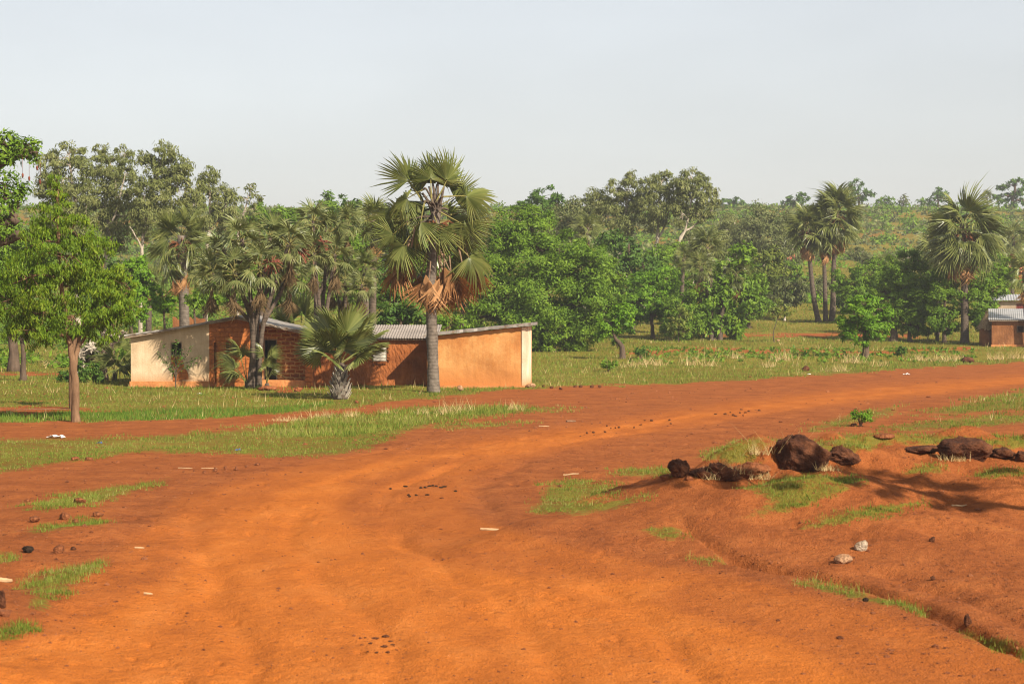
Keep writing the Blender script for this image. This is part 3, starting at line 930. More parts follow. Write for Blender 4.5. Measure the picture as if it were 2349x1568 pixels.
def metal_mat(name, c0, c1, rust, amount, rough=0.45, metallic=0.5):
    m, nt, b = new_mat(name)
    v = coords(nt)
    n1 = noise(nt, v, 2.2, 6, 0.7)
    c = ramp(nt, noise(nt, v, 0.9, 3), [(0.35, c0), (0.65, c1)])
    k = ramp(nt, n1, [(amount, (0, 0, 0)), (amount + 0.12, (1, 1, 1))])
    nt.links.new(mixc(nt, k, c, rust), b.inputs["Base Color"])
    b.inputs["Roughness"].default_value = rough
    b.inputs["Metallic"].default_value = metallic
    return m
M['tin_old'] = metal_mat('tin_old', (0.29, 0.24, 0.20), (0.41, 0.35, 0.30), (0.24, 0.13, 0.075), 0.60, 0.55, 0.35)
M['tin_new'] = metal_mat('tin_new', (0.44, 0.42, 0.40), (0.55, 0.53, 0.51), (0.45, 0.40, 0.36), 0.72, 0.4, 0.5)
M['tin_edge'] = metal_mat('tin_edge', (0.20, 0.18, 0.16), (0.34, 0.31, 0.28), (0.17, 0.12, 0.08), 0.52, 0.6, 0.25)
M['tin_red'] = metal_mat('tin_red', (0.40, 0.11, 0.06), (0.50, 0.16, 0.09), (0.25, 0.10, 0.06), 0.6, 0.6, 0.2)
M['wood_old'] = bark_mat('wood_old', (0.16, 0.11, 0.075), (0.34, 0.26, 0.19), 6, 0.5)
M['shutter'] = plaster_mat('shutter', [(0.3, (0.52, 0.47, 0.37)), (0.7, (0.72, 0.67, 0.56))], 3, 30, 0.1)
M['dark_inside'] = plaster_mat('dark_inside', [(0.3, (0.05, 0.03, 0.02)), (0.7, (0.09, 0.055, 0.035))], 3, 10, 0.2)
M['door_dark'] = bark_mat('door_dark', (0.12, 0.025, 0.02), (0.22, 0.05, 0.04), 5)
M['thatch'] = bark_mat('thatch', (0.20, 0.125, 0.06), (0.50, 0.36, 0.20), 14, 0.4, 1.0)

def corrugated(name, x0, x1, ya, za, yb, zb, mat, parent, pitch=0.10, amp=0.014, th=0.006, skew=0.0, ns=2):
    """sheet whose ribs run from (ya, za) to (yb, zb); skew lets z change along x"""
    n = max(8, int((x1 - x0) / pitch * 4))
    xs = np.linspace(x0, x1, n + 1)
    wv = amp * np.sin(2 * math.pi * (xs - x0) / pitch)
    V, Fc = [], []
    for j in range(ns + 1):
        t = j / ns
        y, z = ya + (yb - ya) * t, za + (zb - za) * t
        for top in (0, 1):
            V += [(x, y, z + w + th * top + skew * (x - x0)) for x, w in zip(xs, wv)]
    m = n + 1
    for j in range(ns):
        b, c = j * 2 * m, (j + 1) * 2 * m
        for i in range(n):
            Fc.append([b + m + i, b + m + i + 1, c + m + i + 1, c + m + i])
            Fc.append([b + i + 1, b + i, c + i, c + i + 1])
    for i in range(n):
        Fc.append([i, i + 1, m + i + 1, m + i])
        b = ns * 2 * m
        Fc.append([b + i + 1, b + i, b + m + i, b + m + i + 1])
    mb = MB().add(V, Fc)
    return mb.build(name, mat, parent, smooth=False)

def smeared(mb, x0, x1, z0, ztop, seed, amp=0.016, y=-0.012):
    '''hand plastered face, slightly wavy, worn back towards the foot'''
    nx = max(6, int((x1 - x0) / 0.05))
    nz = 44
    xs, ts = np.linspace(x0, x1, nx), np.linspace(0, 1, nz)
    XX, TT = np.meshgrid(xs, ts)
    tops = np.array([ztop(x) for x in xs])[None, :]
    ZZ = z0 + (tops - z0) * TT
    yy = y - amp * (1.4 * fbm(XX * 1.3, ZZ * 1.3, 3, seed) + 0.5 * fbm(XX * 6, ZZ * 5, 2, seed + 3))
    yy = np.minimum(yy, -0.003)
    idx = np.arange(nx * nz).reshape(nz, nx)
    fc = np.stack([idx[:-1, :-1], idx[:-1, 1:], idx[1:, 1:], idx[1:, :-1]], -1).reshape(-1, 4)
    mb.add(np.stack([XX, yy, ZZ], -1).reshape(-1, 3), fc.tolist())
def gable_house():
    Y = 85.5
    base = np.array([XD(545, Y), Y, float(H(XD(545, Y), Y))])
    t = thing('house', 'long gabled house of beige plaster and orange brick behind the doum palm', 'house', base)
    X = lambda d: XD(d, Y) - base[0]
    Z = lambda v: W(0, v, Y)[2] - base[2]
    za, zl = Z(724), Z(767)
    xl, xr = X(300), X(706)
    zt = lambda x: zl + (za - 0.09 - zl) * (x - xl) / (0 - xl) if x < 0 else (za - 0.09) + (Z(757) - za) * x / (X(692))
    D = 6.0
    # beige plaster front with one window opening
    x1, wx0, wx1, wz0, wz1 = X(480), X(391), X(417), Z(815), Z(784)
    mb = MB()
    f0, f1 = 0.0, 0.22
    pl = 0.22
    mb.prism([(xl, pl), (wx0, pl), (wx0, zt(wx0)), (xl, zt(xl))], f0, f1)
    mb.prism([(wx1, pl), (x1, pl), (x1, zt(x1)), (wx1, zt(wx1))], f0, f1)
    mb.prism([(wx0, pl), (wx1, pl), (wx1, wz0), (wx0, wz0)], f0, f1)
    mb.prism([(wx0, wz1), (wx1, wz1), (wx1, zt(wx1)), (wx0, zt(wx0))], f0, f1)
    smeared(mb, xl, wx0, pl, zt, 121)
    smeared(mb, wx1, x1, pl, zt, 122)
    smeared(mb, wx0, wx1, pl, lambda x: wz0, 123)
    smeared(mb, wx0, wx1, wz1, zt, 124)
    mb.box(xl, xl + 0.22, f1, D, pl, zl - 0.02)
    mb.box(xl, xr, D, D + 0.22, -0.2, zl)
    w = mb.build('plaster_wall', M['plaster_beige'], t)
    w['label'] = 'weathered beige plastered wall'
    # bare patch under the window where the plaster came off
    V = [(wx0 + 0.04, -0.004, wz0), (wx1 - 0.02, -0.004, wz0 - 0.01), (wx1 + 0.10, -0.004, wz0 - 0.45), (wx1 + 0.26, -0.004, wz0 - 0.75), (wx1 + 0.28, -0.004, pl + 0.1), (wx0 + 0.12, -0.004, pl + 0.02), (wx0 + 0.1, -0.004, wz0 - 0.7), (wx0 + 0.02, -0.004, wz0 - 0.3)]
    MB().prism([(v[0], v[2]) for v in V][::-1], -0.045, 0.001).build('bare_patch', M['brick_orange'], t)
    MB().box(xl - 0.05, x1 - 0.01, -0.07, 0.0, -0.3, pl).box(xl - 0.05, xl, 0.0, D, -0.3, pl).build('plinth', M['plinth'], t)
    wf = MB()
    wf.box(wx0, wx0 + 0.04, 0.05, 0.13, wz0, wz1).box(wx1 - 0.04, wx1, 0.05, 0.13, wz0, wz1).box(wx0 + 0.04, wx1 - 0.04, 0.05, 0.13, wz1 - 0.04, wz1).box(wx0 + 0.04, wx1 - 0.04, 0.05, 0.13, wz0, wz0 + 0.03)
    wfo = wf.build('window', M['wood_old'], t)
    # orange brick front with two tall slots
    xb = X(574)
    bf = MB()
    g0, g1 = -0.035, 0.20
    cuts = [(X(491), X(497)), (X(519), X(526))]
    s0, s1 = Z(878), Z(784)
    xs = [x1 + 0.002]
    for a, b in cuts: xs += [a, b]
    xs += [0.0, xb]
    def col(a, b): bf.prism([(a, -0.3), (b, -0.3), (b, zt(b)), (a, zt(a))], g0, g1)
    col(xs[0], xs[1])
    for i, (a, b) in enumerate(cuts):
        bf.prism([(a, -0.3), (b, -0.3), (b, s0), (a, s0)], g0, g1)
        bf.prism([(a, s1), (b, s1), (b, zt(b)), (a, zt(a))], g0, g1)
        bf.box(a - 0.02, b + 0.02, g1 + 0.002, g1 + 0.06, s0 - 0.05, s1 + 0.05)
        nx = xs[3 + 2 * i]
        col(b, nx)
    col(0.0, xb)
    bf.box(xb - 0.2, xb, g1 + 0.002, 1.3, -0.3, za - 0.25)
    b = bf.build('brick_wall', M['brick_orange'], t)
    b['label'] = 'orange brick wall with two tall slots'
    # recessed block wall with doorway
    ry0, ry1 = 1.0, 1.22
    kx = lambda d: XD(d, Y + ry0) - base[0]
    kz = lambda v: W(0, v, Y + ry0)[2] - base[2]
    dx0, dx1, dz1 = kx(604), kx(636), kz(777)
    rb = MB()
    xe = kx(706)
    rb.prism([(xb - 0.18, -0.2), (dx0, -0.2), (dx0, zt(dx0)), (xb - 0.18, zt(xb))], ry0, ry1)
    rb.prism([(dx0, dz1), (dx1, dz1), (dx1, zt(dx1)), (dx0, zt(dx0))], ry0, ry1)
    rb.prism([(dx1, -0.2), (xe, -0.2), (xe, zt(xe)), (dx1, zt(dx1))], ry0, ry1)
    w = rb.build('block_wall', M['block_mortar'], t)
    w['label'] = 'recessed wall of red blocks with thick pale mortar'
    dr = MB()
    dr.box(dx0, dx0 + 0.05, ry0 + 0.03, ry0 + 0.12, 0.1, dz1).box(dx1 - 0.05, dx1, ry0 + 0.03, ry0 + 0.12, 0.1, dz1).box(dx0 + 0.05, dx1 - 0.05, ry0 + 0.03, ry0 + 0.12, dz1 - 0.05, dz1)
    dr.build('doorway', M['wood_old'], t)
    MB().box(xb + 0.002, X(702), 0.05, 0.98, -0.3, Z(872)).build('porch_step', M['plinth'], t)
    MB().box(X(700), X(716), -0.02, 0.24, -0.3, zt(X(700)) - 0.02).box(X(702), X(714), 0.24, D, -0.3, zt(X(700)) - 0.06).build('pillar', M['brick_orange'], t)
    # floor and inner walls keep the rooms dark
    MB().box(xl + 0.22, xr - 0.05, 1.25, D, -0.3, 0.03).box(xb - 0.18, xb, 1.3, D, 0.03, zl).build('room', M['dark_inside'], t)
    # two roof slopes running back from the gable
    for side in (0, 1):
        mb = MB()
        if side == 0: xa, zz0, xz, zz1 = X(288), Z(768), 0.03, za
        else: xa, zz0, xz, zz1 = X(708), Z(760), 0.0, za
        th = 0.05
        n = 26
        rng = np.random.default_rng(5 + side)
        V = []
        for y in (-0.34, D + 0.4):
            for i in range(n + 1):
                f = i / n
                zc = zz0 + (zz1 - zz0) * f + rng.normal(0, 0.008) - 0.05 * math.sin(f * math.pi)
                V += [(xa + (xz - xa) * f, y + rng.normal(0, 0.015), zc - th), (xa + (xz - xa) * f, y, zc + 0.02)]
        m = 2 * (n + 1)
        Fc = []
        for i in range(n):
            a = 2 * i
            Fc += [[a, a + 2, a + 3, a + 1], [m + a + 2, m + a, m + a + 1, m + a + 3], [a + 1, a + 3, m + a + 3, m + a + 1], [a + 2, a, m + a, m + a + 2]]
        Fc += [[0, 1, m + 1, m], [2 * n + 1, 2 * n, m + 2 * n, m + 2 * n + 1]]
        ro = mb.add(V, Fc).build('roof', M['tin_edge'], t)
        if side: ro['label'] = 'brighter right hand roof slope'
        MB().prism([(xa, zz0 - th - 0.10), (xz, zz1 - th - 0.10), (xz, zz1 - th - 0.035), (xa, zz0 - th - 0.035)], -0.30, -0.26).build('barge_board', M['wood_old'], ro)
    return t
gable_house()

def mud_house():
    Y = 87.0
    xL, xR = XD(718, Y), XD(1000, Y)
    base = np.array([(xL + xR) / 2, Y, float(H((xL + xR) / 2, Y))])
    t = thing('house', 'low red mud house with rusty corrugated roof and small white shutter', 'house', base)
    a, b = xL - base[0], xR - base[0]
    Z = lambda v: W(0, v, Y)[2] - base[2]
    X = lambda d: XD(d, Y) - base[0]
    ze = Z(777)
    wx0, wx1, wz0, wz1 = X(855), X(887), Z(827), Z(794)
    mb = MB()
    # hand smeared wall: a dense grid with real waves, built around the window
    rng = np.random.default_rng(2)
    def panel(x0, x1, z0, z1, nx, nz):
        xs, zs = np.linspace(x0, x1, nx), np.linspace(z0, z1, nz)
        XX, ZZ = np.meshgrid(xs, zs)
        yy = -0.030 * fbm((XX + 0.25 * ZZ) * 15, ZZ * 5.0, 2, 91) - 0.03 * fbm(XX * 1.1, ZZ * 1.1, 2, 93)
        yy = yy - 0.06 * sstep(0.35, 0.0, ZZ)
        idx = np.arange(nx * nz).reshape(nz, nx)
        fc = np.stack([idx[:-1, :-1], idx[:-1, 1:], idx[1:, 1:], idx[1:, :-1]], -1).reshape(-1, 4)
        return np.stack([XX, yy, ZZ], -1).reshape(-1, 3), fc.tolist()
    for (x0, x1, z0, z1) in ((a, wx0, -0.3, ze), (wx1, b, -0.3, ze), (wx0, wx1, -0.3, wz0), (wx0, wx1, wz1, ze)):
        v, f = panel(x0, x1, z0, z1, max(8, int((x1 - x0) / 0.02)), max(8, int((z1 - z0) / 0.03)))
        mb.add(v, f)
    mb.box(a + 0.01, wx0 - 0.01, 0.07, 0.28, -0.3, ze).box(wx1 + 0.01, b - 0.01, 0.07, 0.28, -0.3, ze).box(wx0, wx1, 0.07, 0.28, -0.3, wz0).box(wx0, wx1, 0.07, 0.28, wz1, ze)
    mb.prism([(a, -0.3), (a + 0.2, -0.3), (a + 0.2, ze), (a, ze)], 0.281, 4.0).box(b - 0.2, b, 0.281, 4.0, -0.3, ze).box(a, b, 4.0, 4.2, -0.3, ze + 0.42)
    mb.build('wall', M['mud_red'], t)
    sh = MB()
    nb = 5
    for i in range(nb):
        h = (wz1 - wz0) / nb
        sh.box(wx0 + 0.02, wx1 - 0.02, -0.03, 0.02, wz0 + i * h + 0.006, wz0 + (i + 1) * h - 0.006)
    sh.box(wx0 + 0.02, wx1 - 0.02, 0.021, 0.05, wz0, wz1)
    w = MB().box(wx0 - 0.005, wx0 + 0.018, -0.06, 0.06, wz0, wz1).box(wx1 - 0.018, wx1 + 0.005, -0.06, 0.06, wz0, wz1).box(wx0 - 0.005, wx1 + 0.005, -0.07, 0.06, wz0 - 0.03, wz0 - 0.002).build('window', M['wood_old'], t)
    sh.build('shutter', M['shutter'], w)
    # rough lumps of mud round the window
    lm = MB()
    for i in range(110):
        ang = rng.uniform(0, 1)
        side = i % 3
        if side == 0: p = (wx1 + rng.uniform(0.05, 0.14), -0.05, wz0 + ang * (wz1 - wz0))
        elif side == 1: p = (wx0 - rng.uniform(0.05, 0.12), -0.05, wz0 + ang * (wz1 - wz0))
        else: p = (wx0 + ang * (wx1 - wx0), -0.05, wz0 - rng.uniform(0.05, 0.12))
        r = rng.uniform(0.025, 0.055)
        v = unit(rng.normal(0, 1, (8, 3)))
        v = np.array([[-1, -1, -1], [1, -1, -1], [1, 1, -1], [-1, 1, -1], [-1, -1, 1], [1, -1, 1], [1, 1, 1], [-1, 1, 1]]) * 0.6 + rng.normal(0, 0.22, (8, 3))
        lm.add(v * r + np.array(p), [[0, 3, 2, 1], [4, 5, 6, 7], [0, 1, 5, 4], [1, 2, 6, 5], [2, 3, 7, 6], [3, 0, 4, 7]])
    lm.build('window_surround', M['mud_red'], w)
    zr = W(0, 745, Y + 4.2)[2] - base[2]
    corrugated('roof', a - 0.15, b + 0.1, -0.28, ze + 0.03, 4.3, zr, M['tin_old'], t, 0.115, 0.02)
    MB().box(a - 0.1, b + 0.05, -0.2, -0.14, ze - 0.045, ze + 0.005).build('roof_beam', M['wood_old'], t)
    return t
mud_house()

def ochre_house():
    Y = 84.9
    cx = XD(1206, Y)
    base = np.array([cx, Y, float(H(cx, Y))])
    t = thing('house', 'ochre plastered house with cream end wall and single sloping roof', 'house', base, math.radians(-5.0))
    L, D = XD(1206, Y) - XD(978, Y), 3.0
    Z = lambda v: W(0, v, Y)[2] - base[2]
    zl, zr = Z(772), Z(749)
    ow = MB()
    smeared(ow, -L, -0.162, 0.05, lambda x: zl + (zr - zl) * (x + L) / L - 0.004, 131, 0.02, -0.016)
    ow.prism([(-L, -0.3), (-0.16, -0.3), (-0.16, zr - 0.17 * (zr - zl) / L), (-L, zl)], 0, 0.2).box(-L, -L + 0.2, 0.2, D, -0.3, zl).prism([(-L, -0.3), (0, -0.3), (0, zr), (-L, zl)], D, D + 0.2).build('wall', M['plaster_ochre'], t)
    e = MB()
    # cream end: corner pier, two sunk strips, far pier
    e.box(-0.16, 0.0, -0.045, 0.55, -0.3, zr - 0.01)
    e.box(-0.15, -0.05, 0.55, 0.85, -0.3, zr - 0.01)
    e.box(-0.16, 0.0, 0.85, 1.75, -0.3, zr - 0.01)
    e.box(-0.15, -0.05, 1.75, 2.0, -0.3, zr - 0.01)
    e.box(-0.16, 0.0, 2.0, D, -0.3, zr - 0.01)
    e.build('end_wall', M['plaster_cream'], t)['label'] = 'cream coloured end wall with sunk strips'
    MB().box(-0.046, -0.035, 0.56, 0.84, 0.3, zr - 0.5).build('end_panel', M['plinth'], t)
    MB().box(-0.046, -0.035, 1.76, 1.99, 0.3, zr - 0.6).build('end_panel', M['plinth'], t)
    MB().box(-L, 0.06, -0.08, -0.001, -0.3, 0.06).box(0.002, 0.07, -0.001, D, -0.3, 0.05).build('plinth', M['plinth'], t)
    # thick weathered roof edge, sagging a little
    n = 30
    rng = np.random.default_rng(8)
    V = []
    xa, xz = -L - 0.1, 0.24
    for y in (-0.24, D + 0.4):
        for i in range(n + 1):
            f = i / n
            x = xa + (xz - xa) * f
            zc = zl + (zr - zl) * (x + L) / L + 0.02 + rng.normal(0, 0.007)
            V += [(x, y + rng.normal(0, 0.012), zc), (x, y + 0.02 * rng.normal(), zc + 0.125)]
    m = 2 * (n + 1)
    Fc = []
    for i in range(n):
        q = 2 * i
        Fc += [[q, q + 2, q + 3, q + 1], [m + q + 2, m + q, m + q + 1, m + q + 3], [q + 1, q + 3, m + q + 3, m + q + 1], [q + 2, q, m + q, m + q + 2]]
    Fc += [[0, 1, m + 1, m], [2 * n + 1, 2 * n, m + 2 * n, m + 2 * n + 1]]
    MB().add(V, Fc).build('roof', M['tin_edge'], t)
    return t
ochre_house()

def right_hut():
    Y = 150.0
    x0 = XD(2275, Y)
    base = np.array([x0, Y, float(H(x0, Y))])
    t = thing('hut', 'brown mud hut with bright tin roof and small dark window', 'hut', base, math.radians(-13))
    X = lambda d: XD(d, Y) - x0
    Z = lambda v: W(0, v, Y)[2] - base[2]
    ze, w0, w1, wz0, wz1 = Z(735), X(2331), X(2347), Z(762), Z(746)
    b = X(2420)
    mb = MB()
    mb.box(0, w0, 0, 0.25, -0.3, ze).box(w1, b, 0, 0.25, -0.3, ze).box(w0, w1, 0, 0.25, -0.3, wz0).box(w0, w1, 0, 0.25, wz1, ze)
    mb.box(0, 0.25, 0.25, 4, -0.3, ze).box(b - 0.25, b, 0.25, 4, -0.3, ze).box(0, b, 4, 4.25, -0.3, ze + 0.6)
    mb.build('wall', M['mud_brown'], t)
    MB().box(-0.05, b, -0.10, -0.001, -0.3, 0.16).build('plinth', M['plinth'], t)
    MB().box(w0, w0 + 0.04, 0.06, 0.14, wz0, wz1).box(w1 - 0.04, w1, 0.06, 0.14, wz0, wz1).box(w0 + 0.04, w1 - 0.04, 0.06, 0.14, wz1 - 0.04, wz1).build('window', M['wood_old'], t)
    zr = W(0, 708, Y + 4.2)[2] - base[2]
    corrugated('roof', -0.25, b + 0.3, -0.3, ze + 0.06, 4.4, zr, M['tin_new'], t, 0.15, 0.016)
    MB().box(-0.2, b + 0.2, -0.24, -0.16, ze - 0.06, ze + 0.015).build('roof_beam', M['wood_old'], t)
    # thatched hut on its left
    Y2 = 151.5
    cx = XD(2263, Y2)
    base = np.array([cx, Y2, float(H(cx, Y2))])
    t = thing('hut', 'small round mud hut under a shaggy thatched roof', 'hut', base)
    r = (XD(2277, Y2) - XD(2250, Y2)) / 2 + 0.08
    Z = lambda v: W(0, v, Y2)[2] - base[2]
    zw, za = Z(752), Z(718)
    MB().tube([(0, 0, -0.3), (0, 0, zw * 0.5), (0, 0, zw + 0.05)], [r, r * 1.01, r], 22).build('wall', M['mud_brown'], t, smooth=True)
    th = MB()
    rng = np.random.default_rng(4)
    for ring in range(7):
        f = ring / 7
        for i in range(64):
            az = rng.uniform(0, 6.283)
            rr = (r + 0.28) * (1 - f) + 0.03
            zz = zw - 0.12 + (za - zw) * f
            d = np.array([math.cos(az), math.sin(az), 0])
            s = np.array([-math.sin(az), math.cos(az), 0])
            p0 = d * max(rr - 0.55, 0.02) + [0, 0, zz + 0.42]
            p1 = d * (rr + rng.uniform(-0.05, 0.1)) + [0, 0, zz + rng.uniform(-0.06, 0.05)]
            w = rng.uniform(0.05, 0.1)
            th.add([p0 - s * w, p0 + s * w, p1 + s * w * 0.6, p1 - s * w * 0.6, p0 + [0, 0, 0.03]], [[0, 3, 2, 1], [0, 1, 4]])
    th.tube([(0, 0, zw - 0.05), (0, 0, za)], [r + 0.15, 0.08], 20)
    th.build('thatch_roof', M['thatch'], t)
    # grey plastered house further back
    Y3 = 192.0
    x0 = XD(2288, Y3)
    base = np.array([x0, Y3, float(H(x0, Y3)) - 0.2])
    t = thing('house', 'pale plastered house with tin roof and dark red door behind the mud hut', 'house', base, math.radians(-13))
    X = lambda d: XD(d, Y3) - x0
    Z = lambda v: W(0, v, Y3)[2] - base[2]
    b, ze = X(2450), Z(690)
    d0, d1, dz = X(2330), X(2356), Z(696)
    MB().box(0, d0, 0, 0.25, -0.5, ze).box(d1, b, 0, 0.25, -0.5, ze).box(d0, d1, 0, 0.25, dz, ze).box(0, 0.25, 0.25, 6, -0.5, ze).box(0, b, 6, 6.25, -0.5, ze).build('wall', M['plaster_grey'], t)
    dd = MB()
    for i in range(9): dd.box(d0, d1, 0.05, 0.1 + 0.02 * (i % 2), i * dz / 9, (i + 1) * dz / 9 - 0.02)
    dd.build('door', M['door_dark'], t)
    zr = W(0, 675, Y3 + 5)[2] - base[2]
    corrugated('roof', -0.5, b + 0.3, -0.4, ze + 0.05, 6.3, zr, M['tin_new'], t, 0.25, 0.03)
    for (px, Y4, hgt, wid, lab) in ((2330, 262, (632, 614), (2300, 2400), 'distant house with faded red roof beyond the palms'), (1816, 285, (600, 589), (1806, 1826), 'tiny distant red mud house among the trees on the slope')):
        xa, xb = XD(wid[0], Y4), XD(wid[1], Y4)
        base = np.array([(xa + xb) / 2, Y4, float(H((xa + xb) / 2, Y4)) - 0.3])
        t = thing('house', lab, 'house', base)
        hw = (xb - xa) / 2
        z0, z1 = W(0, hgt[0], Y4)[2] - base[2], W(0, hgt[1], Y4)[2] - base[2]
        z0 = max(z0, 1.6)
        z1 = max(z1, z0 + 0.9)
        MB().box(-hw + 0.3, hw - 0.3, 0, 4, -1, z0).build('wall', M['mud_red'], t)
        V = [(-hw, -0.4, z0), (hw, -0.4, z0), (hw, 2, z1), (-hw, 2, z1), (hw, 4.4, z0), (-hw, 4.4, z0)]
        MB().add(V, [[0, 1, 2, 3], [3, 2, 4, 5], [1, 4, 2], [0, 3, 5], [0, 5, 4, 1]]).build('roof', M['tin_red'], t)
    # ruined wall behind the trees on the left
    Y5 = 118.0
    xa, xb = XD(396, Y5), XD(470, Y5)
    o = MB()
    xs = np.linspace(xa, xb, 14)
    rng = np.random.default_rng(3)
    tops = [float(W(0, 731 + rng.uniform(-6, 6), Y5)[2]) for _ in xs]
    z00 = float(H(xa, Y5)) - 0.2
    for i in range(13): o.prism([(xs[i] - xa, -0.2), (xs[i + 1] - xa, -0.2), (xs[i + 1] - xa, tops[i + 1] - z00), (xs[i] - xa, tops[i] - z00)], 0, 0.3)
    tag(o.build('mud_wall', M['mud_brown'], None, (xa, Y5, z00)), 'broken tan mud wall among the dark trunks behind the beige house', 'wall')
right_hut()

# ------------------------------------------------------------------ palms
cpalm = fan_palm('tall fan palm with brown hanging skirt between the mud house and the ochre house', G(995, 900), (1001, 486), 138, 3, 0, 8, r0=0.245, r1=0.17, mid_px=[(992, 800), (989, 640)])
def placed_fans(t, base, top, fans, seed, protos, name, dead=False):
    '''fans: hub px, py, depth offset, pointing angle in degrees (0 right, 90 up), size in px[, swing towards the road]'''
    rng = np.random.default_rng(seed)
    Y = base[1]
    for f in fans:
        hub = W(f[0], f[1], Y) - base
        hub[1] = f[2]
        a = math.radians(f[3])
        fw = Vector((math.cos(a), (f[5] if len(f) > 5 else rng.normal(0, 0.1 if dead else 0.3)), math.sin(a))).normalized()
        up = Vector((rng.normal(0, 0.3 if dead else 0.65), -1.0, 0.1 if dead else 0.45 + rng.normal(0, 0.45)))
        up = (up - fw * up.dot(fw)).normalized()
        side = up.cross(fw)
        R = Matrix((fw, side, up)).transposed().to_4x4()
        s = f[4] * Y / F / 1.22
        me = protos[rng.integers(len(protos))]
        pet = 0.85 * s if not dead else 0.8 * s
        org = Vector([float(c) for c in hub]) - fw * pet
        o = link(name, me, t)
        o.matrix_local = Matrix.Translation(org) @ R @ Matrix.Scale(s, 4)
        tp = Vector([float(c) for c in top])
        if (org - tp).length > 0.25 and not dead:
            mb = MB()
            tp = tp + Vector((0, 0, min(0.0, org.z - tp.z) * 0.6))
            mid = (org + tp) / 2 + Vector((0, 0, 0.1))
            mb.tube(curve_pts([tp[:], mid[:], org[:], (org + fw * 0.1)[:]], 3), np.linspace(0.05, 0.032, 10), 5)
            mb.build('leaf_stalk', M['palm_bark_dark'], t, smooth=True)
cb = G(995, 900)
ctop = W(1001, 486, cb[1]) - cb
lb = MB()
for dx, dz, tx, tz in ((0.0, 0.0, -0.15, 1.15), (0.06, -0.05, 0.30, 1.0), (-0.06, -0.05, -0.55, 0.75), (0.03, 0.0, 0.05, 1.2), (-0.02, 0.0, -0.3, 1.0)):
    lb.tube(curve_pts([ctop + [dx, 0, dz - 0.3], ctop + [dx + tx * 0.4, 0.05, dz + tz * 0.5], ctop + [tx, 0.1, tz]], 4), np.linspace(0.10, 0.035, 9), 6)
lb.build('leaf_bases', M['palm_bark_dark'], cpalm, smooth=True)
placed_fans(cpalm, cb, ctop, [
    (938, 413, 0.1, 122, 80), (989, 411, -0.3, 92, 78), (1026, 415, -0.1, 62, 80), (934, 455, -0.4, 205, 74), (1070, 448, -0.3, 5, 82), (1060, 514, -0.4, -28, 84),
    (902, 538, 0.0, 222, 66), (966, 510, -0.9, 258, 74, -0.35), (1078, 588, -0.1, -42, 80), (926, 562, -0.4, 236, 76), (1016, 487, 0.7, 50, 66), (960, 440, 0.8, 140, 76),
    (1040, 450, 0.9, 30, 78), (920, 490, 0.7, 190, 78), (1060, 545, 0.6, -20, 80), (1000, 420, 0.6, 80, 80), (950, 545, 0.8, 230, 76), (1010, 530, -1.0, -70, 62, -0.4), (915, 590, 0.3, 240, 66), (975, 470, 0.4, 170, 78), (1030, 500, 0.5, 10, 80), (990, 560, 0.9, 265, 74), (1075, 480, 0.9, 15, 76), (935, 520, 0.9, 200, 78), (1050, 580, 0.8, -55, 80), (900, 500, 0.4, 175, 70)], 31, FR_WIDE, 'frond')
placed_fans(cpalm, cb, ctop, [(940, 590, -0.35, 258, 100), (1019, 612, -0.4, 270, 104), (1062, 605, -0.1, 284, 100), (920, 606, 0.1, 250, 92), (1084, 612, 0.2, 292, 90), (965, 630, 0.2, 255, 84), (1000, 630, 0.4, 270, 84), (1035, 640, 0.3, 275, 84), (985, 645, -0.45, 265, 70)], 32, FR_DEAD, 'dead_frond', True)
fan_palm('fan palm with grey trunk rising behind the beige plastered house', at_ground(424, 112), (416, 540), 84, 5, 28, 8, r0=0.30, r1=0.24, mid_px=[(422, 690)], dead_el=(-70, -86))
fan_palm('fan palm with dark trunk beside the thatched hut', G(2213, 787), (2209, 512), 98, 7, 36, 18, r0=0.33, r1=0.22, dk=0.8, mid_px=[(2213, 680)], bark='palm_bark_dark', low=1.0, el_lo=-34, el_hi=58)
G3 = 'clump of three fan palms'
fan_palm('left curved palm of the clump of three on the green field', G(1879, 738), (1853, 520), 64, 11, 28, 12, G3, r0=0.26, r1=0.17, dk=0.75, mid_px=[(1868, 690), (1859, 610)], bark='palm_bark_dark', low=0.6, el_lo=-22)
fan_palm('middle shorter palm of the clump of three on the green field', G(1894, 737), (1889, 535), 52, 12, 24, 10, G3, r0=0.25, r1=0.17, dk=0.75, mid_px=[(1893, 690)], bark='palm_bark_dark', low=0.6, el_lo=-22)
fan_palm('right tallest palm of the clump of three on the green field', G(1908, 737), (1919, 488), 76, 13, 34, 14, G3, r0=0.30, r1=0.18, dk=0.75, mid_px=[(1911, 690), (1913, 600)], bark='palm_bark_dark', low=0.7, el_lo=-25)
far_palm('fan palm partly hidden behind the left side of the palm by the hut', at_ground(2150, 166), (2150, 560), 62, 21, dead=False)
far_palm('fan palm whose fronds hang over the tin roof of the mud hut', at_ground(2358, 149), (2350, 622), 56, 22)
far_palm('distant fan palm with brown skirt right of the palm by the hut', at_ground(2300, 240), (2300, 560), 44, 23)
far_palm('distant fan palm with brown skirt at the edge of the scrub slope', at_ground(2322, 235), (2325, 545), 42, 24)
far_palm('short fan palm between the dark tree and the round tree', at_ground(2020, 215), (2025, 610), 40, 25, dead=False)
far_palm('lower fan palm in front of the scrub slope', at_ground(2060, 222), (2062, 628), 38, 26, dead=False)
far_palm('fan palm head poking out between the big green tree and the gum trees', at_ground(1350, 182), (1348, 522), 46, 27)
far_palm('small fan palm on the skyline of the plateau', at_ground(2264, 440), (2264, 452), 19, 28)
far_palm('fan palm with pale fronds left of the tall palm with the brown skirt', at_ground(852, 100), (858, 505), 66, 29)
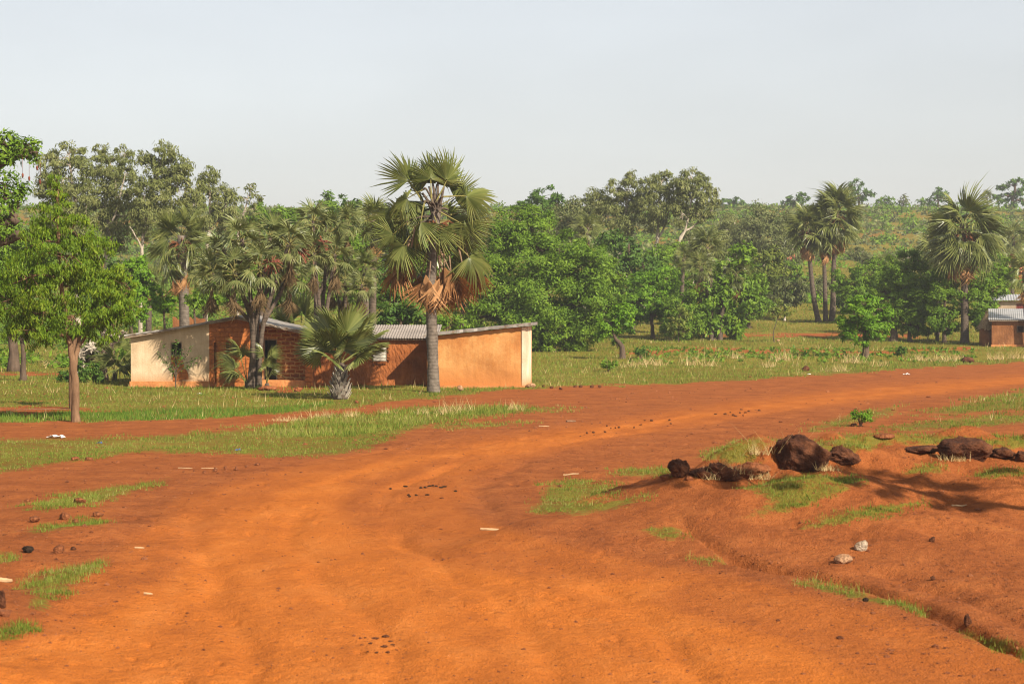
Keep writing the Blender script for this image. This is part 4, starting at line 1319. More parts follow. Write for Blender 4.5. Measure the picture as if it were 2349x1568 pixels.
far_palm('low fan palm with drooping fronds behind the small stubby palm', at_ground(838, 99), (838, 612), 46, 30)
far_palm('small dark palm with brown dead fronds left of the grey palm trunk', at_ground(340, 126), (342, 640), 38, 31)
far_palm('fan palm standing over the vine covered stump', at_ground(1645, 168), (1622, 566), 56, 32, dead=False)
far_palm('fan palm with hanging brown fronds left over the vine covered trunk', at_ground(1632, 161.5), (1606, 612), 44, 33, mid_px=[(1630, 700)])
far_palm('fan palm with hanging brown fronds right over the vine covered trunk', at_ground(1652, 161.5), (1690, 628), 42, 34, mid_px=[(1656, 720)])
far_palm('fan palm behind and left of the one over the vine covered stump', at_ground(1560, 176), (1568, 592), 36, 35, dead=False)

# the many stemmed doum palm in front of the brick wall, and the one behind it
doum('many stemmed doum palm in front of the orange brick wall', np.array([XD(583, 83.9), 83.9, float(H(XD(583, 83.9), 83.9))]), [
    (508, 572, 62, 0.6, 575, 740), (560, 548, 60, -0.7, 580, 720), (618, 540, 62, 0.5, 590, 720), (668, 556, 60, -0.5, 606, 740),
    (490, 628, 58, -0.5, 572, 760), (548, 622, 62, -1.4, 577, 760), (604, 610, 62, -1.2, 588, 760), (660, 622, 60, 0.9, 612, 760), (640, 580, 58, 1.4, 600, 740)], 41, r0=0.115, fruit=((574, 590, -0.9), (690, 580, -0.4), (634, 604, -1.3)))
doum('doum palm crowded behind the many stemmed one with reddish fruit bunches', at_ground(735, 92), [
    (716, 506, 58, 0.4), (752, 532, 56, 0.9), (770, 582, 54, -0.2), (722, 580, 56, -0.6), (790, 505, 46, 1.3)], 43, r0=0.11, fruit=((742, 556, -0.6), (700, 560, -0.4)))
doum('doum palm with dry brown fronds behind the stubby palm', at_ground(800, 96), [(790, 640, 46, 0.3), (832, 652, 42, -0.3), (760, 640, 44, 0.8)], 44, r0=0.1)
def low_palm(label, base, fans, seed, stem_h=0.35, r0=0.1, name='young_palm', protos=None, mats='frond', stubs=False):
    """fans: (px, py of the blade's centre, length px, dy)"""
    rng = np.random.default_rng(seed)
    Y = base[1]
    t = thing(name, label, 'palm', base)
    mb = MB()
    top = np.array([0, 0, stem_h])
    if stubs: pass
    else:
        mb.tube([(0, 0, -0.1), (0.02, 0, stem_h * 0.5), top], [r0 * 1.2, r0, r0 * 0.8], 9)
        mb.build('stem', M['palm_bark_dark'], t, smooth=True)
    for i, f in enumerate(fans):
        c = W(f[0], f[1], Y) - base
        c[1] = f[3]
        v = c - top
        L = float(np.linalg.norm(v))
        az, el = math.atan2(v[1], v[0]), math.asin(v[2] / L)
        sc = f[2] * Y / F / 1.15
        me = (protos or FR_UP)[rng.integers(len(protos or FR_UP))]
        o = link('frond', me, t)
        org = top + v - (v / L) * 1.45 * sc
        o.matrix_local = frond_matrix(org, az, el, rng.normal(0, 0.35) + (f[4] if len(f) > 4 else 0), sc)
        st = MB()
        st.tube([top, (top + org) / 2 + [0, 0, -0.02], org + (v / L) * 0.05], [0.026, 0.02, 0.016], 5)
        st.build('leaf_stalk', M['petiole'], t, smooth=True)
    return t
sp_base = G(779, 915)
sp = low_palm('stubby young palm with broad green fans and a trunk of old leaf stubs', sp_base, [
    (729, 749, 68, 0.3), (759, 733, 73, -0.2), (802, 724, 75, -0.3), (838, 741, 70, 0.2), (710, 790, 59, -0.5), (858, 788, 64, -0.3), (777, 744, 66, 0.8), (824, 764, 62, -0.8), (740, 774, 62, -0.9), (770, 766, 66, -1.0), (844, 802, 53, -0.6), (791, 741, 66, 0.4), (721, 766, 55, 0.9), (856, 766, 57, 0.9), (757, 810, 48, -1.1)], 51, stem_h=1.28, stubs=True)
stm = MB()
rng = np.random.default_rng(52)
stm.tube([(0, 0, -0.15), (0.0, 0, 0.25), (0.02, 0, 0.7), (0.07, 0, 1.05), (0.09, 0, 1.35)], [0.30, 0.33, 0.26, 0.16, 0.09], 14)
stm.build('trunk', M['palm_bark_dark'], sp, smooth=True)
stb = MB()
for i in range(64):
    f = i / 64
    az = i * 2.39996
    z = 0.0 + 1.05 * f
    r = 0.31 - 0.02 * f if f < 0.3 else 0.31 - 0.20 * (f - 0.3) / 0.7
    d = np.array([math.cos(az), math.sin(az), 0])
    s = np.array([-math.sin(az), math.cos(az), 0])
    w0, w1, L = 0.085, 0.04, rng.uniform(0.20, 0.30)
    p0 = d * (r - 0.02) + [0.04 * f, 0, z]
    p1 = p0 + d * 0.07 + [0, 0, L * 0.5]
    p2 = p0 + d * rng.uniform(0.10, 0.17) + [0, 0, L]
    q = 0.025
    V = [p0 - s * w0, p0 + s * w0, p1 + s * w1 * 1.4, p1 - s * w1 * 1.4, p2 + s * w1, p2 - s * w1]
    V = V + [v + d * q for v in V]
    stb.add(V, [[0, 1, 2, 3], [3, 2, 4, 5], [9, 8, 7, 6], [11, 10, 8, 9], [1, 0, 6, 7], [2, 1, 7, 8], [4, 2, 8, 10], [0, 3, 9, 6], [3, 5, 11, 9], [5, 4, 10, 11]])
stb.build('leaf_stubs', M['stub'], sp)
low_palm('young palm leaning against the brick wall left of the palm stems', G(566, 892), [
    (530, 830, 40, -0.2), (548, 790, 42, -0.3), (520, 815, 36, 0.1), (545, 850, 34, -0.4), (560, 800, 36, 0.2), (528, 850, 32, -0.3)], 55, 0.3, protos=FR_OLD)
low_palm('young palm in the dark doorway right of the palm stems', G(612, 893), [
    (622, 800, 34, -0.2), (612, 825, 34, -0.4), (628, 838, 28, -0.2), (604, 800, 30, 0.1)], 56, 0.25, protos=FR_OLD)
low_palm('big leaved young palm behind the gabled roof', at_ground(690, 96), [(700, 700, 60, 0.0), (668, 706, 56, 0.3), (722, 716, 50, -0.3), (690, 690, 52, 0.5), (650, 720, 46, 0.2)], 57, 1.2)
low_palm('bushy young palm in the shade left of the beige wall', at_ground(262, 92), [
    (292, 800, 44, 0.2), (280, 775, 46, 0.0), (300, 830, 40, -0.3), (256, 800, 46, -0.2), (240, 815, 40, 0.2), (284, 842, 38, -0.6), (268, 822, 40, -0.5), (230, 780, 38, 0.4), (300, 790, 36, 0.6)], 58, 0.5, protos=FR_OLD)

# ------------------------------------------------------------------ trees near the road
tree('feathery_tree', 'feathery yellow green tree with forked brown trunk beside the left track', 'tree', 'feather', G(174, 968), [
    (132, 435, 26, 52, 0), (120, 500, 52, 50), (175, 535, 44, 52), (80, 560, 52, 50), (150, 590, 70, 50), (215, 575, 48, 52),
    (60, 640, 74, 58), (140, 655, 74, 58), (215, 650, 66, 56), (275, 650, 40, 50), (10, 690, 62, 60), (90, 715, 72, 46), (170, 725, 60, 46),
    (245, 705, 58, 46), (296, 700, 30, 42), (55, 765, 44, 34), (225, 752, 40, 30), (-50, 660, 60, 60), (-70, 730, 50, 40), (120, 770, 40, 24)],
    [[(172, 880), (166, 830), (160, 785), (150, 720), (140, 640), (133, 540), (132, 440)], [(172, 830, 0.1), (185, 780, 0.3), (230, 715, 0.8), (285, 665, 0.9)], [(168, 840, 0), (150, 780, 0.3), (90, 720, 0.8), (10, 700, 1.0)], [(171, 850, 0), (180, 760, 0.4), (205, 690, 0.9), (225, 600, 0.9)]], seed=1, rad=0.135, depth=0.8, sub=26)
rng = np.random.default_rng(60)
b0 = G(166, 938)
tt = thing('thin_tree', 'thin bare stem standing just behind the forked brown trunk', 'tree', b0)
cp = curve_pts([(0, 0, -0.1), W(164, 880, b0[1]) - b0, W(168, 800, b0[1]) - b0, W(180, 760, b0[1]) - b0], 5)
MB().tube(cp, np.linspace(0.11, 0.06, len(cp)), 8).build('trunk', M['bark_brown'], tt, smooth=True)
cc, nn, kk = crown_cloud([(0.2, 0, float(cp[-1][2]) + 0.6, 0.9, 0.9, 0.7)], 0.19, rng)
link('crown', leaf_mesh('crown', cc, nn, 0.19, M['leaf_feather'], rng, 0.6, 0.3), tt)
bb = at_ground(-150, 74)
tree('baobab', 'dark leaved baobab reaching in over the left edge with hanging fruits', 'tree', 'green', bb, [
    (50, 335, 44, 30, 0.2), (5, 322, 40, 28), (78, 352, 16, 26), (20, 360, 30, 16), (-40, 350, 60, 50), (15, 430, 46, 42), (40, 445, 26, 26), (-30, 470, 60, 60), (-100, 420, 80, 90), (10, 520, 30, 30), (-180, 380, 90, 80), (-200, 520, 100, 90)],
    [[(-140, 760), (-120, 600), (-110, 480), (-130, 400)], [(-138, 720, 0.2), (-60, 590, 0.4), (20, 540, 0.2), (70, 550, 0.1)], [(-120, 600, 0), (-60, 430, 0.2), (0, 368, 0.2), (60, 350, 0.2)], [(-120, 640, 0), (-70, 560, 0), (-10, 508, 0.1), (40, 512, 0.0)]], seed=2, rad=0.75, leaf=0.15, sub=70, cover=2.0)
fr = [o for o in COL.objects if o.get('label', '').startswith('dark leaved baobab')][0]
for (px, py) in ((67, 412), (85, 388), (92, 420), (52, 405)):
    p = W(px, py, bb[1]) - bb
    fm = MB().tube([p + [0, 0, 0.75], p + [0, 0, 0.12]], [0.008, 0.008], 4).tube([p + [0, 0, 0.13], p + [0, 0, 0.08], p + [0, 0, 0.0], p + [0, 0, -0.06]], [0.012, 0.04, 0.036, 0.01], 8)
    fm.build('hanging_fruit', M['fruit'], fr, smooth=True)
# sapling before the beige wall
b0 = G(402, 893)
sg = thing('sapling', 'spindly sapling with small dark leaves before the beige wall', 'sapling', b0)
mb = MB()
lc = []
rng = np.random.default_rng(62)
Yb = b0[1]
for (tx, ty, dy, fx, fy) in ((404, 778, 0.0, 403, 850), (440, 790, 0.2, 405, 850), (462, 818, -0.2, 407, 845), (370, 788, 0.3, 402, 855), (362, 808, -0.3, 400, 850), (385, 840, 0.3, 402, 868), (448, 835, 0.1, 407, 855), (420, 800, -0.3, 404, 840), (395, 800, 0.1, 403, 840), (376, 825, -0.1, 402, 860)):
    a = W(fx, fy, Yb) - b0
    a[1] = 0
    e = W(tx, ty, Yb) - b0
    e[1] = dy
    cp = curve_pts([(0, 0, -0.05), a, (a + e) / 2 + [0, 0, 0.04], e], 5)
    mb.tube(cp, np.linspace(0.024, 0.006, len(cp)), 5)
    for q in range(70):
        f = rng.uniform(0.42, 1.0)
        i = f * (len(cp) - 1)
        p = cp[int(i)] + (cp[min(int(i) + 1, len(cp) - 1)] - cp[int(i)]) * (i % 1)
        lc.append(p + rng.normal(0, 0.045, 3))
mb.build('stem', M['bark_dark'], sg, smooth=True)
lc = np.array(lc)
link('foliage', leaf_mesh('foliage', lc, unit(rng.normal(0, 1, lc.shape) + [0, 0, 0.8]), 0.075, M['leaf_dark'], rng, 0.1, 0.5), sg)
# leaning pale stump left of the beige house
b0 = G(236, 872)
lt = tree('leaning_tree', 'pale leaning trunk with a broken limb in the shade left of the beige house', 'tree', 'green', b0, [(205, 800, 34, 22), (180, 832, 24, 24), (262, 770, 28, 20)],
     [[(236, 850), (233, 820), (246, 805), (270, 785), (286, 762)], [(234, 830, 0.0), (215, 815, 0.1), (190, 800, 0.2)]], seed=3, rad=0.30, leaf=0.16)
lt.children[0].data.materials[0] = M['bark_pale']
tree('bush', 'dark leafy bush at the foot of the leaning pale trunk', 'bush', 'dark', G(188, 876), [(165, 858, 30, 20), (200, 850, 34, 26), (225, 862, 24, 14), (150, 868, 18, 10)], [[(188, 860)]], seed=4, leaf=0.13, rad=0.04)

# ------------------------------------------------------------------ middle trees: the big green one and its neighbours
tree('broad_tree', 'big dense green tree to the right of the ochre house', 'tree', 'green', G(1250, 806), [
    (1205, 520, 78, 48), (1160, 545, 50, 45), (1130, 600, 60, 60), (1215, 590, 95, 75), (1290, 580, 70, 65), (1330, 620, 75, 65), (1370, 640, 52, 62), (1150, 670, 80, 60),
    (1240, 680, 100, 75), (1330, 700, 85, 70), (1380, 712, 52, 62), (1190, 740, 80, 50), (1110, 690, 50, 46), (1270, 755, 80, 46), (1345, 765, 58, 42), (1320, 795, 30, 20), (1085, 735, 30, 25), (1240, 785, 60, 22)],
    [[(1248, 740), (1240, 660), (1230, 560), (1210, 500)], [(1248, 730, 0.3), (1310, 690, 0.6), (1370, 640, 0.6)], [(1246, 740, -0.3), (1180, 700, -0.8), (1120, 620, -0.8)]], seed=5, rad=0.3, depth=0.75, sub=34)
tree('leaning_tree', 'crooked trunk leaning left at the edge of the big green tree', 'tree', 'bright', G(1427, 822), [(1400, 740, 34, 26), (1428, 720, 30, 34), (1385, 760, 22, 16)], [[(1428, 800), (1420, 785), (1408, 768), (1402, 740)]], seed=6, rad=0.22)
tree('small_tree', 'bright green tree with a straight trunk right of the crooked one', 'tree', 'bright', G(1497, 776), [(1480, 650, 44, 32), (1530, 640, 42, 36), (1495, 690, 60, 40), (1450, 700, 40, 40), (1440, 735, 34, 26), (1540, 690, 44, 36), (1500, 725, 48, 24)], [[(1496, 750), (1493, 700), (1488, 650)]], seed=7, rad=0.2)
tree('small_tree', 'dim green tree between the bright tree and the vine covered trunk', 'tree', 'green', G(1563, 780), [(1565, 690, 38, 34), (1590, 720, 30, 36), (1550, 735, 34, 28), (1575, 755, 34, 22), (1530, 755, 22, 16)], [[(1563, 750), (1565, 700)]], seed=8, rad=0.14)
tree('sapling', 'slender olive sapling in front of the dim green tree', 'sapling', 'yellow', G(1557, 784), [(1562, 720, 22, 24), (1552, 748, 18, 20), (1570, 760, 12, 14)], [[(1556, 765), (1560, 720)]], seed=9, rad=0.05)
vt = tree('vine_covered_tree', 'stout trunk smothered in broad vine leaves under the palm heads', 'tree', 'green', G(1640, 780), [
    (1700, 590, 36, 36), (1712, 640, 34, 44), (1705, 690, 36, 40), (1675, 730, 30, 34), (1650, 700, 30, 60), (1625, 735, 22, 34), (1690, 755, 26, 22), (1660, 640, 30, 50), (1690, 770, 20, 10), (1612, 700, 26, 44), (1600, 745, 24, 30), (1645, 690, 40, 50), (1640, 745, 34, 24)],
    [[(1640, 740), (1646, 690), (1655, 630)], [(1641, 770, 0.1), (1652, 740, 0.2), (1680, 660, 0.4)]], seed=10, rad=0.5, leaf=0.34)
tree('small_tree', 'leafy tree with a black stump trunk at the rim of the green field', 'tree', 'green', G(1716, 752), [(1730, 660, 34, 44), (1722, 705, 36, 30), (1745, 690, 24, 36)], [[(1714, 730), (1722, 700), (1728, 660)]], seed=11, rad=0.32)
tree('thin_sapling', 'thin leaning sapling alone on the green field', 'sapling', 'yellow', G(1777, 785), [(1790, 700, 20, 20), (1775, 715, 14, 10), (1808, 712, 14, 14), (1780, 728, 14, 8)], [[(1774, 765), (1779, 745), (1787, 722), (1792, 700)]], seed=12, rad=0.05, cover=1.1)
tree('round_tree', 'small round tree with a short dark trunk alone on the grass', 'tree', 'bright', G(1986, 819), [
    (1985, 712, 44, 38), (1950, 735, 32, 32), (2018, 728, 32, 32), (1975, 755, 46, 28), (2010, 758, 34, 22), (1935, 758, 20, 18), (2032, 712, 18, 18), (1990, 690, 30, 18), (2035, 745, 14, 14)],
    [[(1986, 795), (1985, 760), (1988, 715)]], seed=13, rad=0.26, leaf=0.17, cover=2.8)
tree('broad_tree', 'large deep green tree standing behind the small round tree', 'tree', 'green', G(2050, 783), [
    (2090, 600, 44, 30), (2060, 635, 50, 38), (2115, 640, 44, 44), (2040, 680, 44, 36), (2090, 690, 56, 44), (2070, 725, 40, 26), (2020, 670, 30, 26), (2135, 690, 30, 36), (2100, 735, 36, 26)],
    [[(2050, 760), (2052, 730), (2064, 680), (2080, 610)], [(2051, 750, 0.2), (2090, 700, 0.4), (2110, 650, 0.4)]], seed=14, rad=0.36)
tree('small_tree', 'bushy green tree left of the palm trunk by the hut', 'tree', 'green', G(2087, 783), [(2090, 715, 30, 30), (2110, 700, 36, 40), (2080, 745, 26, 20), (2105, 750, 26, 18)], [[(2087, 750), (2095, 710)]], seed=15, rad=0.2)
tree('small_tree', 'green tree spreading behind the dark palm trunk', 'tree', 'green', G(2166, 786), [(2160, 680, 38, 44), (2180, 640, 34, 40), (2150, 725, 34, 30), (2185, 720, 34, 40), (2170, 755, 26, 16), (2235, 690, 34, 44), (2260, 650, 30, 40), (2245, 735, 30, 26)], [[(2166, 765), (2166, 720), (2172, 660)], [(2166, 770, 0.0), (2180, 740, 0.2), (2230, 690, 0.4)]], seed=16, rad=0.2)
tree('dark_tree', 'leafy tree with a forked trunk right of the three palms', 'tree', 'green', at_ground(1962, 186), [(1950, 640, 36, 36), (1985, 625, 36, 36), (1965, 670, 44, 26), (1930, 655, 24, 26), (2000, 660, 26, 26)], [[(1962, 715), (1964, 660)], [(1962, 720, 0), (1950, 690, 0.1), (1940, 650, 0.1)]], seed=17, rad=0.22)
tree('pale_trunk', 'short whitish trunk with sparse leaves between the bushy trees', 'tree', 'green', G(2149, 783), [(2145, 735, 18, 14), (2158, 750, 12, 10)], [[(2150, 765), (2144, 745), (2138, 722)]], seed=18, rad=0.18)

tree('added_shade_tree', 'flat topped acacia added unseen beyond the right edge to shade the bare bank', 'tree', 'feather', np.array([14.2, 24.0, float(H(14.2, 24.0))]), [  # unseen tree, added to throw a band of shade across the bank
    (2560, 62, 160, 46, 1.6), (2760, 40, 200, 60, 1.2), (3050, 20, 260, 80, 0.6), (3400, -10, 330, 90, 0.0), (3800, -20, 360, 100, 0.0), (4200, 10, 320, 90, 0.2)],
    [[(3950, 700), (3930, 350), (3850, 60)], [(3945, 500, 0.0), (3500, 200, 0.3), (3000, 70, 0.8), (2600, 70, 1.4)], [(3945, 450, 0), (4100, 220, 0.2), (4250, 60, 0.2)]], seed=90, rad=0.24, leaf=0.13, cover=2.0, sub=22)

# ------------------------------------------------------------------ gum trees behind the houses
GA = 'tall gum trees behind the beige house'
tree('gum_tree', 'tall gum tree farthest to the left behind the feathery tree', 'tree', 'euc', at_ground(178, 150), [
    (155, 350, 40, 28), (115, 375, 30, 34), (185, 385, 28, 36), (140, 410, 44, 40), (175, 450, 40, 44), (110, 440, 30, 40), (150, 500, 50, 40), (190, 520, 30, 34), (110, 520, 34, 34)],
    [[(178, 640), (176, 560), (174, 480), (160, 380)], [(177, 600, 0), (190, 540, 0.4), (195, 470, 0.5)]], GA, 70, rad=0.26, depth=0.9, sub=16)
tree('gum_tree', 'tall gum tree with a gap of sky on either side', 'tree', 'euc', at_ground(240, 152), [
    (228, 350, 22, 24), (285, 358, 26, 26), (250, 380, 40, 34), (292, 400, 26, 30), (225, 420, 26, 36), (262, 440, 44, 40), (300, 450, 26, 34), (235, 490, 40, 40), (285, 500, 38, 36), (255, 545, 40, 34), (210, 470, 26, 34)],
    [[(242, 640), (246, 560), (254, 500), (268, 440), (252, 370)], [(246, 560, 0), (272, 480, -0.6), (290, 400, -0.5)], [(247, 540, 0), (238, 480, 0.6), (228, 360, 0.6)]], GA, 71, rad=0.22, sub=16)
tree('gum_tree', 'widest gum tree with a white forked trunk', 'tree', 'euc', at_ground(322, 148), [
    (378, 348, 30, 24), (335, 368, 24, 30), (352, 400, 34, 36), (395, 385, 28, 30), (425, 390, 26, 32), (410, 430, 34, 34), (365, 450, 40, 40), (330, 440, 26, 44), (440, 440, 28, 34), (345, 500, 40, 40), (390, 490, 34, 34), (318, 510, 24, 36), (455, 470, 24, 28)],
    [[(323, 640), (326, 570), (332, 510), (350, 440), (372, 360)], [(326, 565, 0), (350, 500, 0.5), (400, 430, 0.8), (430, 390, 0.8)], [(325, 590, 0), (312, 540, -0.5), (300, 520, -0.5)]], GA, 72, rad=0.17, sub=16)
tree('gum_tree', 'gum tree leaning right with its crown over the fan palm', 'tree', 'euc', at_ground(470, 156), [
    (480, 400, 24, 24), (505, 440, 24, 24), (470, 440, 26, 30), (520, 470, 34, 30), (490, 500, 34, 36), (455, 530, 30, 30), (530, 450, 18, 20), (530, 505, 22, 26)],
    [[(472, 640), (476, 560), (482, 500), (480, 420)], [(476, 560, 0), (500, 500, 0.3), (522, 455, 0.3)]], GA, 73, rad=0.22, sub=16)
tree('gum_tree', 'thin gum tree with a bare leaning white branch left of the open sky', 'tree', 'euc', at_ground(545, 162), [
    (575, 428, 14, 16), (588, 450, 16, 20), (565, 455, 14, 16), (560, 485, 18, 18), (585, 480, 14, 18), (545, 500, 18, 18)],
    [[(545, 600), (546, 540), (556, 500), (574, 440)]], GA, 74, rad=0.16, cover=1.5, sub=9)

GB = 'gum trees on the rise right of the big green tree'
tree('gum_tree', 'olive gum tree just left of the small palm head', 'tree', 'olive', at_ground(1340, 205), [(1330, 480, 34, 30), (1290, 500, 34, 30), (1365, 465, 28, 26), (1320, 520, 40, 30), (1270, 530, 30, 26), (1355, 500, 30, 30)], [[(1342, 600), (1345, 540), (1335, 480)]], GB, 75, rad=0.22)
tree('gum_tree', 'gum tree with a forked pale trunk right of the small palm head', 'tree', 'euc', at_ground(1492, 200), [
    (1375, 455, 28, 26), (1405, 440, 26, 28), (1440, 430, 24, 26), (1395, 490, 34, 32), (1440, 475, 34, 34), (1470, 460, 28, 30), (1425, 515, 36, 28), (1448, 405, 14, 16)],
    [[(1420, 610), (1424, 570), (1432, 520), (1440, 440)], [(1423, 580, 0), (1405, 540, 0.3), (1390, 470, 0.3)]], GB, 76, rad=0.24, sub=16)
tree('gum_tree', 'tallest gum tree of the group on the rise', 'tree', 'euc', at_ground(1500, 198), [
    (1520, 412, 26, 22), (1495, 430, 28, 30), (1540, 430, 30, 28), (1510, 465, 36, 34), (1550, 465, 30, 30), (1480, 480, 28, 34), (1500, 510, 28, 24)],
    [[(1500, 640), (1503, 580), (1508, 530), (1515, 440)], [(1504, 570, 0), (1525, 520, 0.4), (1548, 440, 0.4)]], GB, 77, rad=0.28, sub=16)
tree('gum_tree', 'gum tree leaning right with a long bare white limb', 'tree', 'euc', at_ground(1548, 196), [
    (1585, 405, 28, 22), (1610, 425, 24, 24), (1570, 430, 26, 26), (1590, 455, 32, 30), (1625, 450, 20, 22), (1565, 490, 30, 28), (1600, 490, 24, 22), (1645, 460, 14, 20), (1630, 480, 16, 16)],
    [[(1550, 600), (1556, 560), (1574, 520), (1590, 430)], [(1556, 560, 0), (1590, 520, 0.2), (1618, 502, 0.3), (1640, 470, 0.3)]], GB, 78, rad=0.24, sub=14)
tree('gum_tree', 'fine leaved olive gum bush in front of the scrub slope', 'tree', 'olive', at_ground(1752, 235), [(1748, 500, 38, 30), (1715, 525, 34, 30), (1785, 520, 34, 32), (1755, 555, 48, 34), (1705, 560, 32, 28), (1800, 560, 28, 28)], [[(1752, 590), (1752, 520)]], None, 79, rad=0.18)
tree('small_tree', 'yellowish tree behind the vine covered trunk', 'tree', 'yellow', at_ground(1775, 200), [(1768, 590, 28, 26), (1790, 615, 26, 26), (1750, 620, 28, 26), (1775, 640, 34, 20), (1740, 585, 20, 20)], [[(1776, 690), (1772, 610)]], None, 80, rad=0.14)
tree('small_tree', 'pale green feathery tree left of the three palms', 'tree', 'olive', at_ground(1800, 192), [(1800, 660, 34, 30), (1825, 650, 22, 26), (1785, 690, 26, 20), (1820, 685, 22, 18), (1835, 675, 16, 20)], [[(1800, 710), (1802, 660)]], None, 81, rad=0.12)

